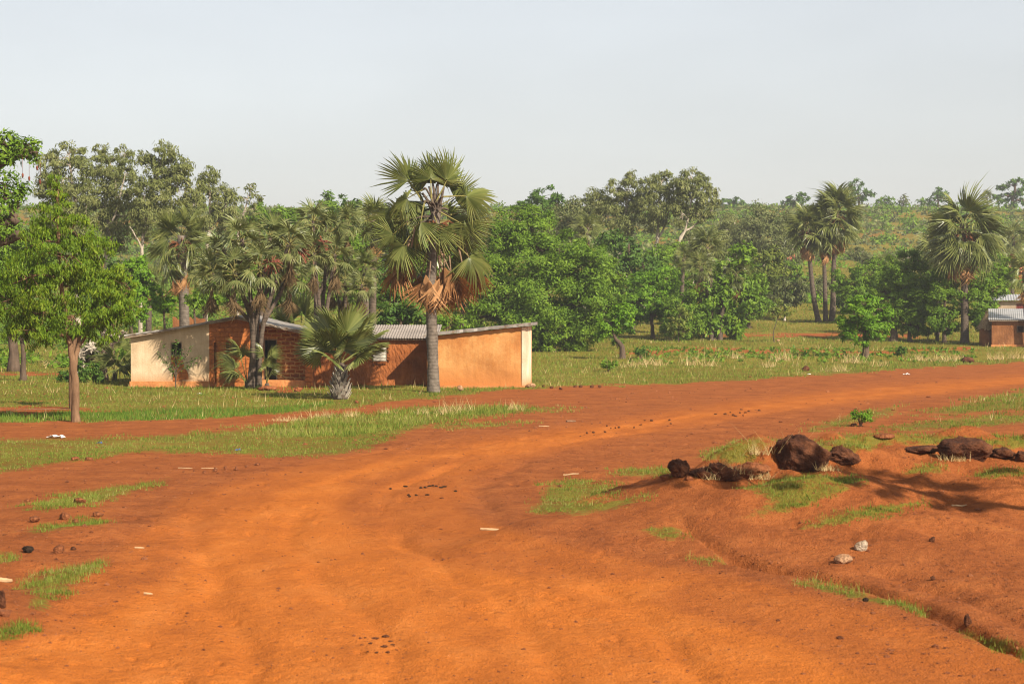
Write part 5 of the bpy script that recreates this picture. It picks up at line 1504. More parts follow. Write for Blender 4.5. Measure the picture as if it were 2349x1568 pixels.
# other trees of the wood, each with a place of its own
WOOD = [
 ('dark_tree', 'dark round topped tree on the skyline right of the tall palm', 'dark', 1245, 215, [(1245, 452, 36, 22), (1215, 470, 28, 16), (1280, 470, 26, 20), (1245, 485, 50, 22)], 0.3),
 ('dark_tree', 'darkest tree on the skyline between the doum palms and the tall palm', 'dark', 795, 185, [(795, 470, 26, 22), (815, 465, 14, 16), (790, 500, 34, 26), (770, 515, 24, 22)], 0.3),
 ('dark_tree', 'tree on the skyline just left of the darkest one', 'green', 748, 200, [(748, 462, 22, 20), (740, 490, 26, 20), (762, 480, 20, 20)], 0.25),
 ('small_tree', 'round green tree on the skyline left of the doum palm heads', 'green', 600, 190, [(590, 480, 18, 22), (600, 500, 22, 20), (578, 505, 20, 20)], 0.2),
 ('small_tree', 'two humped tree low on the skyline above the doum palms', 'green', 650, 180, [(640, 490, 22, 18), (668, 492, 22, 16), (650, 515, 40, 22), (620, 520, 24, 20)], 0.2),
 ('small_tree', 'leafy tree filling the gap between the doum palms and the low palm', 'green', 780, 125, [(760, 620, 40, 40), (800, 600, 40, 40), (830, 560, 40, 40), (790, 660, 50, 40), (740, 670, 40, 36)], 0.2),
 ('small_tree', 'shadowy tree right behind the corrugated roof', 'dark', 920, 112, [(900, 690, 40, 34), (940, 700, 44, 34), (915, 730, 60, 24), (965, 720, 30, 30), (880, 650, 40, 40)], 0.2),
 ('small_tree', 'tree behind the crown of the tall palm', 'green', 930, 140, [(920, 560, 50, 44), (960, 600, 50, 44), (900, 610, 50, 50), (1000, 640, 50, 44), (940, 650, 60, 40), (1040, 590, 44, 44), (1070, 540, 40, 34)], 0.25),
 ('small_tree', 'green tree under the left edge of the big dense tree', 'green', 1060, 135, [(1060, 640, 36, 40), (1080, 690, 36, 30), (1045, 700, 26, 24), (1090, 600, 36, 40)], 0.2),
 ('small_tree', 'bright leafy tree between the gum trunks and the fan palm', 'bright', 300, 122, [(300, 620, 34, 30), (325, 650, 30, 30), (290, 660, 40, 30), (310, 600, 26, 22), (322, 695, 24, 30), (314, 725, 24, 18)], 0.18),
 ('small_tree', 'bright green tree in front of the ruined tan wall', 'bright', 378, 116, [(372, 690, 26, 20), (395, 680, 20, 18), (385, 705, 26, 14), (360, 670, 18, 18)], 0.12),
 ('small_tree', 'green tree right of the grey palm trunk behind the house', 'green', 470, 120, [(470, 670, 26, 26), (490, 690, 26, 22), (462, 700, 20, 16), (480, 640, 30, 26)], 0.2),
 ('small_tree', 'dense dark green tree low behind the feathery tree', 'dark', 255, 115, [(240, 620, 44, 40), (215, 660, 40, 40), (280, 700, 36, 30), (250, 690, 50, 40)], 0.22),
 ('dark_tree', 'leafy tree at the left edge under the baobab limb', 'green', 30, 105, [(20, 560, 60, 50), (60, 600, 56, 50), (-20, 620, 60, 60), (20, 660, 60, 50), (100, 580, 50, 50), (-60, 560, 60, 60)], 0.3),
 ('small_tree', 'small tree with twin trunks behind the feathery tree', 'green', 52, 92, [(40, 735, 36, 28), (75, 745, 30, 24), (55, 715, 40, 26)], 0.16),
 ('small_tree', 'green tree filling the space right of the bright tree', 'green', 1610, 190, [(1600, 640, 40, 40), (1560, 620, 40, 34), (1540, 580, 36, 30), (1650, 690, 30, 30)], 0.2),
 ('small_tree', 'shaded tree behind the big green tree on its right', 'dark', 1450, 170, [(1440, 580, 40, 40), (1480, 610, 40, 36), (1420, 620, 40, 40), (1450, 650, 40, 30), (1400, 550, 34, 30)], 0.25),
 ('small_tree', 'tree crown behind the vine covered palms on their right', 'green', 1745, 205, [(1740, 690, 30, 26), (1755, 660, 26, 26), (1728, 715, 22, 16)], 0.2),
 ('small_tree', 'green tree at the right behind the thatched hut', 'green', 2262, 172, [(2262, 690, 30, 30), (2280, 650, 34, 36), (2245, 710, 20, 20), (2300, 620, 34, 30)], 0.2),
 ('small_tree', 'green tree left of the distant palms with brown skirts', 'green', 2275, 215, [(2270, 590, 30, 26), (2290, 610, 24, 20), (2250, 610, 24, 22)], 0.2),
 ('small_tree', 'lone tree at the foot of the scrub slope beside the three palms', 'olive', 1975, 260, [(1980, 585, 22, 16), (1962, 575, 16, 14), (1990, 600, 16, 12)], 0.15),
 ('small_tree', 'greyish tree at the foot of the slope behind the two curved trunks', 'olive', 1870, 225, [(1868, 670, 30, 26), (1880, 700, 30, 22), (1850, 690, 22, 22), (1895, 660, 24, 26)], 0.15),
 ('small_tree', 'bushy tree behind the right leg of the three palms', 'green', 1935, 205, [(1930, 690, 20, 22), (1945, 705, 18, 14), (1925, 660, 18, 20)], 0.12),
 ('small_tree', 'deep green tree in the shade left of the slender olive sapling', 'green', 1525, 185, [(1520, 640, 36, 40), (1545, 690, 30, 36), (1500, 600, 36, 36), (1560, 650, 30, 40)], 0.2),
 ('small_tree', 'pale green tree below the leaning white limb', 'olive', 1590, 215, [(1585, 560, 40, 30), (1620, 540, 34, 26), (1560, 580, 34, 30), (1640, 570, 30, 26)], 0.2),
 ('small_tree', 'bushy tree under the yellowish tree behind the vine', 'green', 1785, 215, [(1770, 680, 30, 30), (1800, 640, 30, 26), (1815, 620, 24, 24), (1775, 715, 26, 16)], 0.18),
 ('small_tree', 'dull olive tree standing between the gum bush and the three palms', 'olive', 1800, 250, [(1800, 560, 30, 26), (1820, 590, 24, 26), (1790, 590, 28, 26)], 0.18),
 ('dark_tree', 'broad tree at the back of the row right of the three palms', 'green', 2010, 200, [(2000, 640, 40, 34), (2030, 620, 34, 30), (1990, 675, 36, 28), (2035, 660, 30, 30)], 0.25),
 ('small_tree', 'full green tree at the back between the palm by the hut and the dark row', 'green', 2130, 195, [(2130, 640, 40, 40), (2160, 620, 34, 34), (2120, 680, 36, 30), (2190, 600, 30, 30)], 0.2),
 ('small_tree', 'feathery grey green tree left of the fine leaved gum bush', 'euc', 1690, 245, [(1685, 508, 30, 24), (1662, 530, 30, 26), (1706, 535, 30, 26), (1680, 565, 40, 28), (1645, 560, 28, 24)], 0.18),
 ('small_tree', 'leafy tree on the slope right of the gum bush and left of the three palms', 'olive', 1818, 290, [(1812, 505, 28, 24), (1832, 530, 26, 24), (1798, 535, 26, 22)], 0.18),
 ('small_tree', 'grey green tree low on the slope left of the palm by the hut', 'euc', 2085, 250, [(2085, 590, 24, 18), (2100, 600, 18, 16), (2068, 602, 18, 14)], 0.16),
 ('bush', 'green bush behind the rusty corrugated roof', 'green', 1020, 118, [(1030, 735, 30, 18), (1060, 745, 26, 16), (1005, 740, 20, 16)], 0.08),
 ('small_tree', 'slim dark trunked tree behind the left roof slope', 'green', 448, 108, [(445, 690, 22, 16), (456, 675, 16, 14)], 0.12),
 ('small_tree', 'leafy tree behind the many stemmed doum palm', 'green', 590, 130, [(560, 680, 50, 40), (620, 680, 50, 40), (590, 630, 60, 50), (520, 640, 50, 50), (660, 640, 50, 50)], 0.2),
]
for i, (nm, lab, st, bx, Y, bl, rd) in enumerate(WOOD):
    b0 = at_ground(bx, Y)
    u0, v0 = proj(*[np.array(c) for c in b0])
    lo = min(b[1] for b in bl)
    tree(nm, lab, 'bush' if nm == 'bush' else 'tree', st, b0, bl, [[(bx, float(v0) * 0.5 + lo * 0.5), (bl[0][0], lo)]], None, 100 + i, rad=rd, sub=16, leaf=(0.19 if Y < 140 else 0.27))

# the skyline of the plateau
SKY = [
 ('plateau_tree', 'rounded dark tree alone on the plateau right of the gum trees', 'dark', 1682, 455, [(1675, 468, 28, 17), (1702, 474, 18, 13), (1655, 472, 14, 12)], 0.3),
 ('plateau_tree', 'low dark tree on the plateau left of the three palms', 'dark', 1820, 440, [(1818, 460, 20, 11), (1840, 452, 20, 14), (1805, 466, 10, 7)], 0.3),
 ('plateau_tree', 'tall layered tree on the plateau behind the three palms', 'dark', 1970, 445, [(1960, 425, 18, 14), (1985, 442, 16, 7), (1945, 440, 22, 14), (1965, 455, 24, 8), (1998, 446, 12, 5)], 0.35),
 ('plateau_tree', 'umbrella shaped tree on the plateau right of the three palms', 'green', 2030, 450, [(2030, 458, 20, 8), (2022, 468, 16, 8), (2040, 466, 12, 8), (2026, 476, 14, 6)], 0.25),
 ('plateau_tree', 'narrow thin crowned tree on the plateau between two round ones', 'olive', 2072, 450, [(2072, 452, 9, 9), (2066, 466, 12, 9), (2080, 462, 8, 10), (2074, 478, 16, 8)], 0.2),
 ('plateau_tree', 'small bushy tree on the plateau left of the palm by the hut', 'green', 2122, 455, [(2120, 462, 14, 10), (2128, 474, 12, 8)], 0.2),
 ('plateau_tree', 'leafy dark tree on the plateau just left of the palm by the hut', 'dark', 2152, 450, [(2150, 440, 16, 12), (2165, 450, 16, 14), (2145, 462, 20, 12)], 0.3),
 ('baobab', 'gnarled baobab on the plateau at the right edge with flat spreading boughs', 'dark', 2322, 445, [(2330, 418, 24, 8), (2300, 428, 18, 8), (2345, 440, 22, 10), (2310, 450, 24, 10), (2355, 460, 20, 14), (2318, 472, 18, 10)], 0.7),
 ('plateau_tree', 'tiny thin tree on the plateau between the narrow tree and the dark tree', 'olive', 2103, 465, [(2103, 472, 5, 6), (2103, 480, 7, 5)], 0.12),
 ('plateau_tree', 'light green tree at the plateau rim behind the three palms', 'green', 1925, 450, [(1920, 462, 14, 9), (1905, 468, 12, 8)], 0.2),
 ('plateau_tree', 'dark tree on the plateau right of the small skyline palm', 'dark', 2290, 455, [(2284, 448, 10, 10), (2292, 462, 12, 10)], 0.25),
]
for i, (nm, lab, st, bx, Y, bl, rd) in enumerate(SKY):
    b0 = at_ground(bx, Y)
    tree(nm, lab, 'tree', st, b0, bl, [[(bx, max(b[1] for b in bl)), (bl[0][0], bl[0][1] + 2)]], None, 200 + i, rad=rd, sub=10, leaf=0.5, cover=2.0)

# ------------------------------------------------------------------ scrub on the slope, undergrowth of the wood (uncountable)
def scatter_scrub(name, spots, mat, size, per, seed, label=None):
    rng = np.random.default_rng(seed)
    C, Nm = [], []
    for (x, y, z, r) in spots:
        d = unit(rng.normal(0, 1, (per, 3)))
        p = d * (rng.uniform(0, 1, (per, 1)) ** 0.4) * np.array([r, r, r * 0.75])
        p[:, 2] = np.abs(p[:, 2])
        C.append(p + np.array([x, y, z]))
        Nm.append(unit(d + [0, 0, 0.5]))
    C, Nm = np.concatenate(C), np.concatenate(Nm)
    return struct(link(name, leaf_mesh(name, C, Nm, size, mat, rng, 0.0, 0.6)), 'stuff')
rng = np.random.default_rng(301)
def slope_spots(n, y0, y1, p0, p1, r0, r1, keep=None):
    out = []
    while len(out) < n:
        y = rng.uniform(y0, y1)
        px = rng.uniform(p0, p1)
        x = XD(px, y)
        if vnoise(np.array(x / 14), np.array(y / 14), 7) + rng.normal(0, 0.22) < -0.12: continue
        if keep and not keep(px, y): continue
        out.append((x, y, float(H(x, y)) - 0.1, rng.uniform(r0, r1)))
    return out
scatter_scrub('slope_scrub', slope_spots(5200, 300, 470, -300, 2750, 0.4, 1.3), M['leaf_olive'], 0.5, 34, 302)
scatter_scrub('slope_scrub', slope_spots(2600, 300, 470, -300, 2750, 0.4, 1.5), M['leaf_green'], 0.5, 34, 303)
scatter_scrub('slope_bushes', slope_spots(260, 300, 455, -300, 2750, 1.4, 2.8), M['leaf_green'], 0.5, 120, 309)
scatter_scrub('slope_bushes', slope_spots(160, 300, 455, -300, 2750, 1.2, 2.6), M['leaf_euc'], 0.5, 110, 310)
scatter_scrub('plateau_brush', slope_spots(420, 432, 520, 200, 2750, 0.9, 2.2), M['leaf_green'], 0.6, 40, 304)
scatter_scrub('undergrowth', slope_spots(700, 106, 300, -250, 1130, 0.6, 2.4) , M['leaf_green'], 0.26, 130, 305)
scatter_scrub('undergrowth', slope_spots(320, 196, 320, 1180, 1850, 0.8, 2.2), M['leaf_green'], 0.4, 60, 306)
scatter_scrub('undergrowth', slope_spots(160, 210, 330, 1850, 2500, 0.6, 1.8), M['leaf_bright'], 0.4, 50, 307)
# crops on the hoed rows
rows = []
for k in range(480):
    y = 118 + rng.uniform(0, 27)
    y = round((y - 0.8) / 3.307) * 3.307 + 0.8 + rng.normal(0, 0.25)
    x = XD(rng.uniform(1440, 2235), y)
    rows.append((x, y, float(H(x, y)), rng.uniform(0.10, 0.20)))
scatter_scrub('crop_leaves', rows, M['leaf_green'], 0.16, 16, 308)

# ------------------------------------------------------------------ small bushes
def bush(label, base, w, h, style, seed, leaf=0.09, name='bush', cat='bush', group=None):
    rng = np.random.default_rng(seed)
    t = thing(name, label, cat, base, 0, group)
    mb = MB()
    rws = []
    for i in range(7):
        az = i * 2.4 + rng.normal(0, 0.3)
        q = np.array([math.cos(az) * w * rng.uniform(0.15, 0.42), math.sin(az) * w * rng.uniform(0.1, 0.35), h * rng.uniform(0.5, 0.95)])
        mb.tube(curve_pts([(0, 0, -0.05), q * [0.4, 0.4, 0.55], q], 3), np.linspace(0.016, 0.006, 7), 5)
        rws.append((q[0], q[1], q[2] * 0.85, w * 0.22, w * 0.2, h * 0.26))
    mb.build('stems', M['twig'], t)
    c, n, k = crown_cloud(rws, leaf, rng, 1.7, clump=0.5, sub=7)
    link('foliage', leaf_mesh('foliage', c, n, leaf, M[STYLE[style][0]], rng, 0.0, 0.5), t)
    return t
def wpx(w, Y): return w / F * Y
for (lab, px, py, w, h, st, sd) in (
    ('light green bush at the right verge of the road', 1974, 978, 44, 38, 'bright', 1),
    ('grey green tuft bush on the grass left of the crooked trunk', 1468, 824, 34, 26, 'dark', 2),
    ('darker bush low on the grass under the big green tree', 1396, 852, 32, 26, 'green', 3),
    ('small bush on the grass right of the round tree', 2068, 820, 22, 28, 'dark', 4),
    ('low shrub beside the foot of the bushy tree row', 2128, 780, 30, 26, 'green', 5),
    ('round shrub at the foot of the vine covered trunk', 1690, 776, 40, 30, 'green', 6),
    ('little bush at the far left of the big tree base', 1416, 800, 26, 26, 'green', 7)):
    b0 = G(px, py)
    bush(lab, b0, wpx(w, b0[1]) * 1.2, wpx(h, b0[1]), st, 400 + sd, 0.065 if b0[1] < 80 else 0.14)

# ------------------------------------------------------------------ rocks
def rock_mat(name, c0, c1, c2, sc=4):
    m, nt, b = new_mat(name)
    v = coords(nt)
    n1 = noise(nt, v, sc, 7, 0.68)
    nt.links.new(ramp(nt, n1, [(0.34, c0), (0.5, c1), (0.68, c2)]), b.inputs["Base Color"])
    n2 = noise(nt, v, sc * 4.5, 5, 0.7)
    bump(nt, b, math_n(nt, 'ADD', n1, math_n(nt, 'MULTIPLY', n2, 0.5)), 1.0, 0.16)
    return m
M['laterite'] = rock_mat('laterite', (0.040, 0.015, 0.009), (0.100, 0.036, 0.017), (0.20, 0.075, 0.033))
M['clod'] = rock_mat('clod', (0.13, 0.042, 0.018), (0.26, 0.085, 0.032), (0.38, 0.140, 0.055))
M['pale_stone'] = rock_mat('pale_stone', (0.28, 0.17, 0.09), (0.50, 0.37, 0.25), (0.64, 0.53, 0.40), 5)
M['tan_stone'] = rock_mat('tan_stone', (0.30, 0.14, 0.07), (0.48, 0.26, 0.14), (0.62, 0.38, 0.22), 6)
M['dung'] = rock_mat('dung', (0.018, 0.012, 0.009), (0.045, 0.028, 0.018), (0.085, 0.05, 0.03), 12)
def n3(p, f, seed):
    return vnoise(p[:, 0] * f + p[:, 2] * 0.7 * f, p[:, 1] * f - p[:, 2] * 0.6 * f, seed) + vnoise(p[:, 2] * f * 1.1, p[:, 0] * f * 0.8 + p[:, 1] * 0.5 * f, seed + 5)
_ico = {}
def ico(sub):
    if sub not in _ico:
        bm = bmesh.new()
        bmesh.ops.create_icosphere(bm, subdivisions=sub, radius=1.0)
        _ico[sub] = (np.array([v.co[:] for v in bm.verts]), [[v.index for v in f.verts] for f in bm.faces])
        bm.free()
    return _ico[sub]
def rock_mesh(name, dims, seed, mat, sub=4, rough=0.45, facets=5):
    rng = np.random.default_rng(seed)
    v, f = ico(sub)
    p = v.copy()
    for k in range(facets):
        d = unit(rng.normal(0, 1, 3))
        lim = rng.uniform(0.55, 0.85)
        ex = np.maximum(p @ d - lim, 0)
        p = p - np.outer(ex, d) * 0.85
    s = rng.uniform(-50, 50, 3)
    r = 1 + rough * (0.5 * n3(v + s, 1.4, seed) + 0.36 * n3(v + s, 3.4, seed + 1) + 0.24 * n3(v + s, 8, seed + 2) + 0.14 * n3(v + s, 18, seed + 3))
    p = p * r[:, None] * np.array(dims)
    return MB().add(p, f).mesh(name, [mat], True)
def rock(label, px, py, w, h, seed, mat='clod', name='rock', group=None, sub=3, depth=0.8, rough=0.5, sink=0.3, dy=0.0, flat=False):
    b0 = G(px, py)
    b0[1] += dy
    if dy: b0 = np.array([b0[0], b0[1], float(H(b0[0], b0[1]))])
    hw, hh = wpx(w, b0[1]) / 2, wpx(h, b0[1]) / (2 - sink)
    me = rock_mesh(name, (hw, hw * depth, hh), seed, M[mat], sub, rough)
    cy = b0[1] + hw * depth * 0.35
    gz = min(b0[2], float(H(b0[0], cy)), float(H(b0[0], cy + hw * depth * 0.6)) + 0.12)
    o = link(name, me, None, (b0[0], cy, gz + hh * (1 - sink) * 0.92))
    o.rotation_euler = (0, 0, 0)
    if mat in ('pale_stone', 'tan_stone'): me.polygons.foreach_set('use_smooth', [False] * len(me.polygons))
    return tag(o, label, 'rock' if name in ('rock', 'boulder') else name, group)
rock('largest dark brown boulder on the bank right of the road', 1840, 1076, 128, 92, 501, 'laterite', 'boulder', sub=5, rough=0.42, sink=0.5)
rock('dark lump of earth against the right side of the largest boulder', 1928, 1062, 76, 32, 502, 'laterite', 'boulder', sub=5, rough=0.65, sink=0.5)
rock('dark humped mound of earth near the right edge', 2218, 1050, 122, 50, 503, 'laterite', 'mound', sub=5, rough=0.35, sink=0.5)
rock('small dark lump of earth right of the humped mound', 2300, 1052, 66, 26, 504, 'laterite', 'mound', sub=4, rough=0.6)
rock('low dark ridge of earth left of the humped mound', 2120, 1040, 90, 18, 505, 'laterite', 'mound', sub=4, rough=0.5)
rock('dark lump of earth cut by the right edge of the picture', 2347, 1058, 36, 24, 506, 'laterite', 'mound', sub=4)
rock('small smooth mound behind the largest boulder on its right', 2030, 1006, 46, 12, 507, 'clod', 'mound')
rock('squarish red block at the left end of the rubble', 1562, 1093, 52, 40, 508, 'laterite', 'rock', sub=5, rough=0.55)
rock('rounded brown lump in the middle of the rubble', 1652, 1100, 74, 36, 509, 'laterite', 'rock', sub=5, rough=0.7, sink=0.55)
rock('long brown lump at the right end of the rubble', 1724, 1094, 92, 32, 510, 'clod', 'rock', sub=5, rough=0.6, sink=0.55)
rock('small dark lump between the block and the rounded lump', 1608, 1100, 56, 26, 511, 'laterite', 'rock', sub=4)
rock('pebble sized clod in front of the red block', 1580, 1102, 22, 11, 512, 'clod', 'rock', sub=3)
rock('low red clod at the left foot of the rubble', 1528, 1102, 34, 12, 513, 'clod', 'rock', sub=3)
rock('whitish stone standing on the red bank', 1977, 1264, 34, 30, 517, 'pale_stone', 'rock', sub=2, rough=0.25)
rock('tan stone lying just left of the whitish stone', 1936, 1294, 44, 24, 515, 'tan_stone', 'rock', sub=2, rough=0.3)
rock('dark upright stone near the lower right corner', 2221, 1436, 20, 28, 516, 'laterite', 'rock', sub=3, rough=0.35)
rock('small dark stone on the bank above the whitish stone', 2139, 1244, 14, 16, 517, 'laterite', 'rock', sub=3)
rock('small dark stone on the bank right of the whitish stone', 2140, 1332, 14, 10, 518, 'laterite', 'rock', sub=3)
rock('small black stone on the road edge below the tan stone', 1985, 1379, 16, 9, 519, 'dung', 'rock', sub=3)
rock('dark brown stone in the grass left of the round tree', 1849, 851, 20, 12, 520, 'laterite', 'rock', sub=3)
rock('rounded dark rock in the grass at the right of the field', 2221, 832, 32, 14, 521, 'laterite', 'rock', sub=3)
rock('mossy grey stone by the foot of the tall palm', 1056, 897, 16, 15, 522, 'tan_stone', 'rock', sub=3)
rock('tan lump of earth at the foot of the palm stems', 612, 896, 44, 12, 523, 'clod', 'mound')
rock('little heap of orange earth left of the stubby palm', 683, 898, 20, 13, 524, 'clod', 'mound')
rock('red stone lying behind the corrugated roof on the left', 1024, 756, 20, 12, 525, 'laterite', 'rock', dy=0)
rock('pale stone at the corner of the ochre house', 1218, 888, 24, 10, 526, 'tan_stone', 'rock')
rock('dark clod beside the light green bush', 1958, 978, 14, 8, 527, 'laterite', 'rock')
rock('orange stone in the grass near the vine covered trunk', 1785, 783, 8, 5, 528, 'tan_stone', 'rock')
# clods along the left verge
CL = [(150, 1192, 30, 18, 'largest reddish clod on the left verge'), (78, 1198, 26, 16, 'reddish clod left of the largest one on the verge'), (222, 1186, 26, 14, 'flat reddish clod right of the largest one on the verge'), (172, 1202, 16, 12, 'little clod just below the largest one on the verge'),
      (134, 1268, 28, 20, 'blocky clod alone lower on the left verge'), (62, 1268, 30, 16, 'blackish lump lower on the left verge'), (168, 1262, 12, 10, 'small dark clod right of the blocky one'), (182, 1154, 30, 14, 'reddish clod in the upper grass strip on the left'), (204, 1056, 20, 10, 'clod at the edge of the dirt below the white litter'),
      (172, 1056, 18, 10, 'dull clod left of the clod below the white litter'), (62, 1152, 14, 8, 'small clod at the left end of the upper grass strip'), (4, 1395, 22, 40, 'dark stone cut by the left edge of the picture')]
for i, (px, py, w, h, lab) in enumerate(CL):
    rock(lab, px, py, w, h, 540 + i, 'dung' if 'blackish' in lab else ('laterite' if 'dark' in lab else 'clod'), 'clod', 'clods on the left verge', sub=3)
for i, (px, py) in enumerate(((1320, 889), (1332, 889), (1358, 890), (1376, 890), (1265, 892), (1286, 894), (1247, 889))):
    rock('small brown stone on the bare earth right of the ochre house', px, py, 9, 7, 560 + i, 'laterite', 'stone', 'small stones right of the ochre house', sub=2)
# droppings on the road
for i, (px, py) in enumerate(((930, 1117), (965, 1120), (975, 1119), (985, 1116), (993, 1115), (1000, 1116), (1020, 1117), (937, 1136), (955, 1137), (980, 1136), (940, 1140), (895, 1122), (1012, 1119), (1045, 1128))):
    rock('black lump of dung among others scattered on the road', px, py, 8 if i % 3 else 11, 4, 580 + i, 'dung', 'dung', 'lumps of dung scattered on the road', sub=2)
for i, (px, py, w) in enumerate(((842, 1468, 16), (860, 1464, 20), (882, 1466, 18), (900, 1470, 14), (850, 1480, 16), (876, 1482, 22), (904, 1480, 18), (862, 1494, 14), (884, 1498, 18), (846, 1500, 12))):
    rock('dark lump of dung in the patch on the nearest stretch of the road', px + (i * 37 % 11) - 5, py + (i * 23 % 9) - 4, w * (0.5 + (i * 29 % 10) * 0.07), 3 + i % 3, 570 + i, 'laterite', 'dung', 'dung patch on the nearest stretch of the road', sub=2)
# row of clods and straw at the far road edge
for i in range(14):
    rock('brown clod in the row with straw at the left edge of the road', 445 + i * 9.5 + (i * 37 % 23), 1081 - i * 1.1 + (i * 13 % 7), 5 + (i * 29 % 9), 4 + (i * 7 % 4), 600 + i, 'clod', 'clod', 'row of clods at the left edge of the road', sub=2)
prng = np.random.default_rng(77)
for i in range(26):
    f = prng.random()
    rock('dark pebble along the far edge of the road', 1330 + 440 * f, 992 - 52 * f + prng.normal(0, 7), prng.uniform(4, 9), prng.uniform(2.5, 5), 640 + i, 'laterite', 'stone', 'pebbles along the far edge of the road', sub=2)

# ------------------------------------------------------------------ straw, sticks, litter
M['straw'] = leaf_mat('straw', (0.36, 0.24, 0.11), (0.55, 0.41, 0.20), (0.70, 0.55, 0.30), 0.3, 0.7)
M['litter'] = plaster_mat('litter', [(0.3, (0.55, 0.54, 0.52)), (0.7, (0.80, 0.79, 0.77))], 3, 10, 0.1)
M['stick'] = plaster_mat('stick', [(0.3, (0.34, 0.21, 0.11)), (0.7, (0.52, 0.36, 0.20))], 3, 10, 0.1)
M['litter_blue'] = plaster_mat('litter_blue', [(0.3, (0.04, 0.10, 0.32)), (0.7, (0.07, 0.16, 0.42))], 3, 10, 0.1)
def stick(label, px, py, L, ang, r=0.025, mat='stick', name='stick', group=None, seed=0):
    rng = np.random.default_rng(seed + 900)
    b0 = G(px, py)
    l = wpx(L, b0[1]) / 2
    d = np.array([math.cos(ang), math.sin(ang), 0])
    cp = curve_pts([-d * l, rng.normal(0, l * 0.08, 3) * [1, 1, 0.2], d * l], 4)
    cp = [np.array([p[0], p[1], float(H(b0[0] + p[0], b0[1] + p[1])) - b0[2] + r * 0.8]) for p in cp]
    o = MB().tube(cp, [r, r * 1.05, r * 0.95, r, r * 0.9, r, r * 0.85, r * 0.7, r * 0.6][: len(cp)], 6).build(name, M[mat], None, b0)
    return tag(o, label, name, group)
stick('pale stick lying on the road below the scattered dung', 1123, 1216, 42, 0.02, 0.02)
stick('white stick cut by the left edge of the picture', 8, 1334, 40, 0.5, 0.03)
stick('bleached twig on the far edge of the road', 1248, 978, 24, -0.1, 0.015)
stick('straw coloured stick at the left end of the row of clods', 425, 1074, 34, -0.15, 0.010)
stick('thin straw stick among the row of clods', 480, 1074, 36, 0.1, 0.008)
stick('thin straw stick at the left verge', 320, 1257, 22, 0.2, 0.012)
stick('short straw stick by the lower left verge', 340, 1363, 20, 0.1, 0.012)
stick('pale stick on the red bank near the grass strip', 2200, 1160, 40, 0.35, 0.012)
stick('thin pale stick on the verge above the dung', 1310, 1088, 36, 0.0, 0.015)
stick('broken branch on the bare earth by the far road edge', 1310, 968, 26, 0.6, 0.03, 'twig')
stick('dark rod standing in for the shadow the thin stem casts to the left', 100, 938, 140, 0.05, 0.012, 'twig')  # cast shadow of the thin stem, made as a dark rod
def litter(label, px, py, w, h, seed, mat='litter', name='litter'):
    rng = np.random.default_rng(seed)
    b0 = G(px, py)
    hw, hh = wpx(w, b0[1]) / 2, wpx(h, b0[1])
    n = 9
    xs = np.linspace(-hw, hw, n)
    V = []
    for j in range(5):
        for x in xs:
            V.append((x + rng.normal(0, hw * 0.08), (j - 2) * hw * 0.35 + rng.normal(0, hw * 0.08), abs(rng.normal(0.45, 0.35)) * hh * (1 - (abs(x) / hw) ** 3 * 0.8) + 0.01))
    Fc = [[j * n + i, j * n + i + 1, (j + 1) * n + i + 1, (j + 1) * n + i] for j in range(4) for i in range(n - 1)]
    return tag(MB().add(V, Fc).build(name, M[mat], None, b0), label, name)
litter('crumpled white plastic litter on the grass edge of the left track', 128, 1004, 40, 9, 1)
litter('tiny white scrap on the grass in front of the beige house', 458, 962 - 58, 9, 3, 2)
litter('blue scrap of plastic in the grass strip beside the road', 546, 1024 + 9, 14, 4, 3, 'litter_blue')
litter('dark blue scrap of plastic in the left grass strip', 228, 1017, 12, 4, 4, 'litter_blue')
litter('white scrap at the edge of the green field by the road', 1856, 919 - 60, 9, 3, 5)
litter('pale scrap near the road edge in front of the field', 2080, 860, 14, 4, 6)

# ------------------------------------------------------------------ grass
def blades(name, pts, hgt, width, mat, rng, lean=0.35, per=3):
    n = len(pts) * per
    b = np.repeat(pts, per, axis=0) + np.concatenate([rng.normal(0, 1, (n, 2)) * (np.repeat(hgt, per)[:, None] * 0.55), np.zeros((n, 1))], 1)
    az = rng.uniform(0, 6.283, n)
    h = np.repeat(hgt, per) * rng.uniform(0.55, 1.3, n)
    w = np.repeat(width, per) * rng.uniform(0.7, 1.3, n)
    s = np.stack([np.cos(az), np.sin(az), np.zeros(n)], 1) * (w / 2)[:, None]
    la = rng.uniform(0, 6.283, n)
    l = np.stack([np.cos(la), np.sin(la), np.zeros(n)], 1) * (h * lean * rng.uniform(0.2, 1.6, n))[:, None]
    tip = b + l + np.stack([np.zeros(n), np.zeros(n), h], 1)
    b = b - np.array([0, 0, 0.01])
    v = np.stack([b - s, b + s, tip], 1).reshape(-1, 3)
    return mesh_arrays(name, v, [np.arange(n * 3).reshape(n, 3)], False, [mat])
def turf_mat(name, stops):
    m, nt, b = new_mat(name)
    g = nt.nodes.new("ShaderNodeNewGeometry")
    v = coords(nt)
    f = math_n(nt, 'ADD', math_n(nt, 'MULTIPLY', g.outputs["Random Per Island"], 0.4), math_n(nt, 'MULTIPLY', noise(nt, v, 0.22, 5, 0.6), 0.75))
    c = ramp(nt, f, stops)
    nt.links.new(c, b.inputs["Base Color"])
    t = nt.nodes.new("ShaderNodeBsdfTranslucent")
    nt.links.new(c, t.inputs[0])
    mx = nt.nodes.new("ShaderNodeMixShader")
    mx.inputs[0].default_value = 0.35
    nt.links.new(b.outputs[0], mx.inputs[1])
    nt.links.new(t.outputs[0], mx.inputs[2])
    nt.links.new(mx.outputs[0], nt.nodes["Material Output"].inputs[0])
    return m
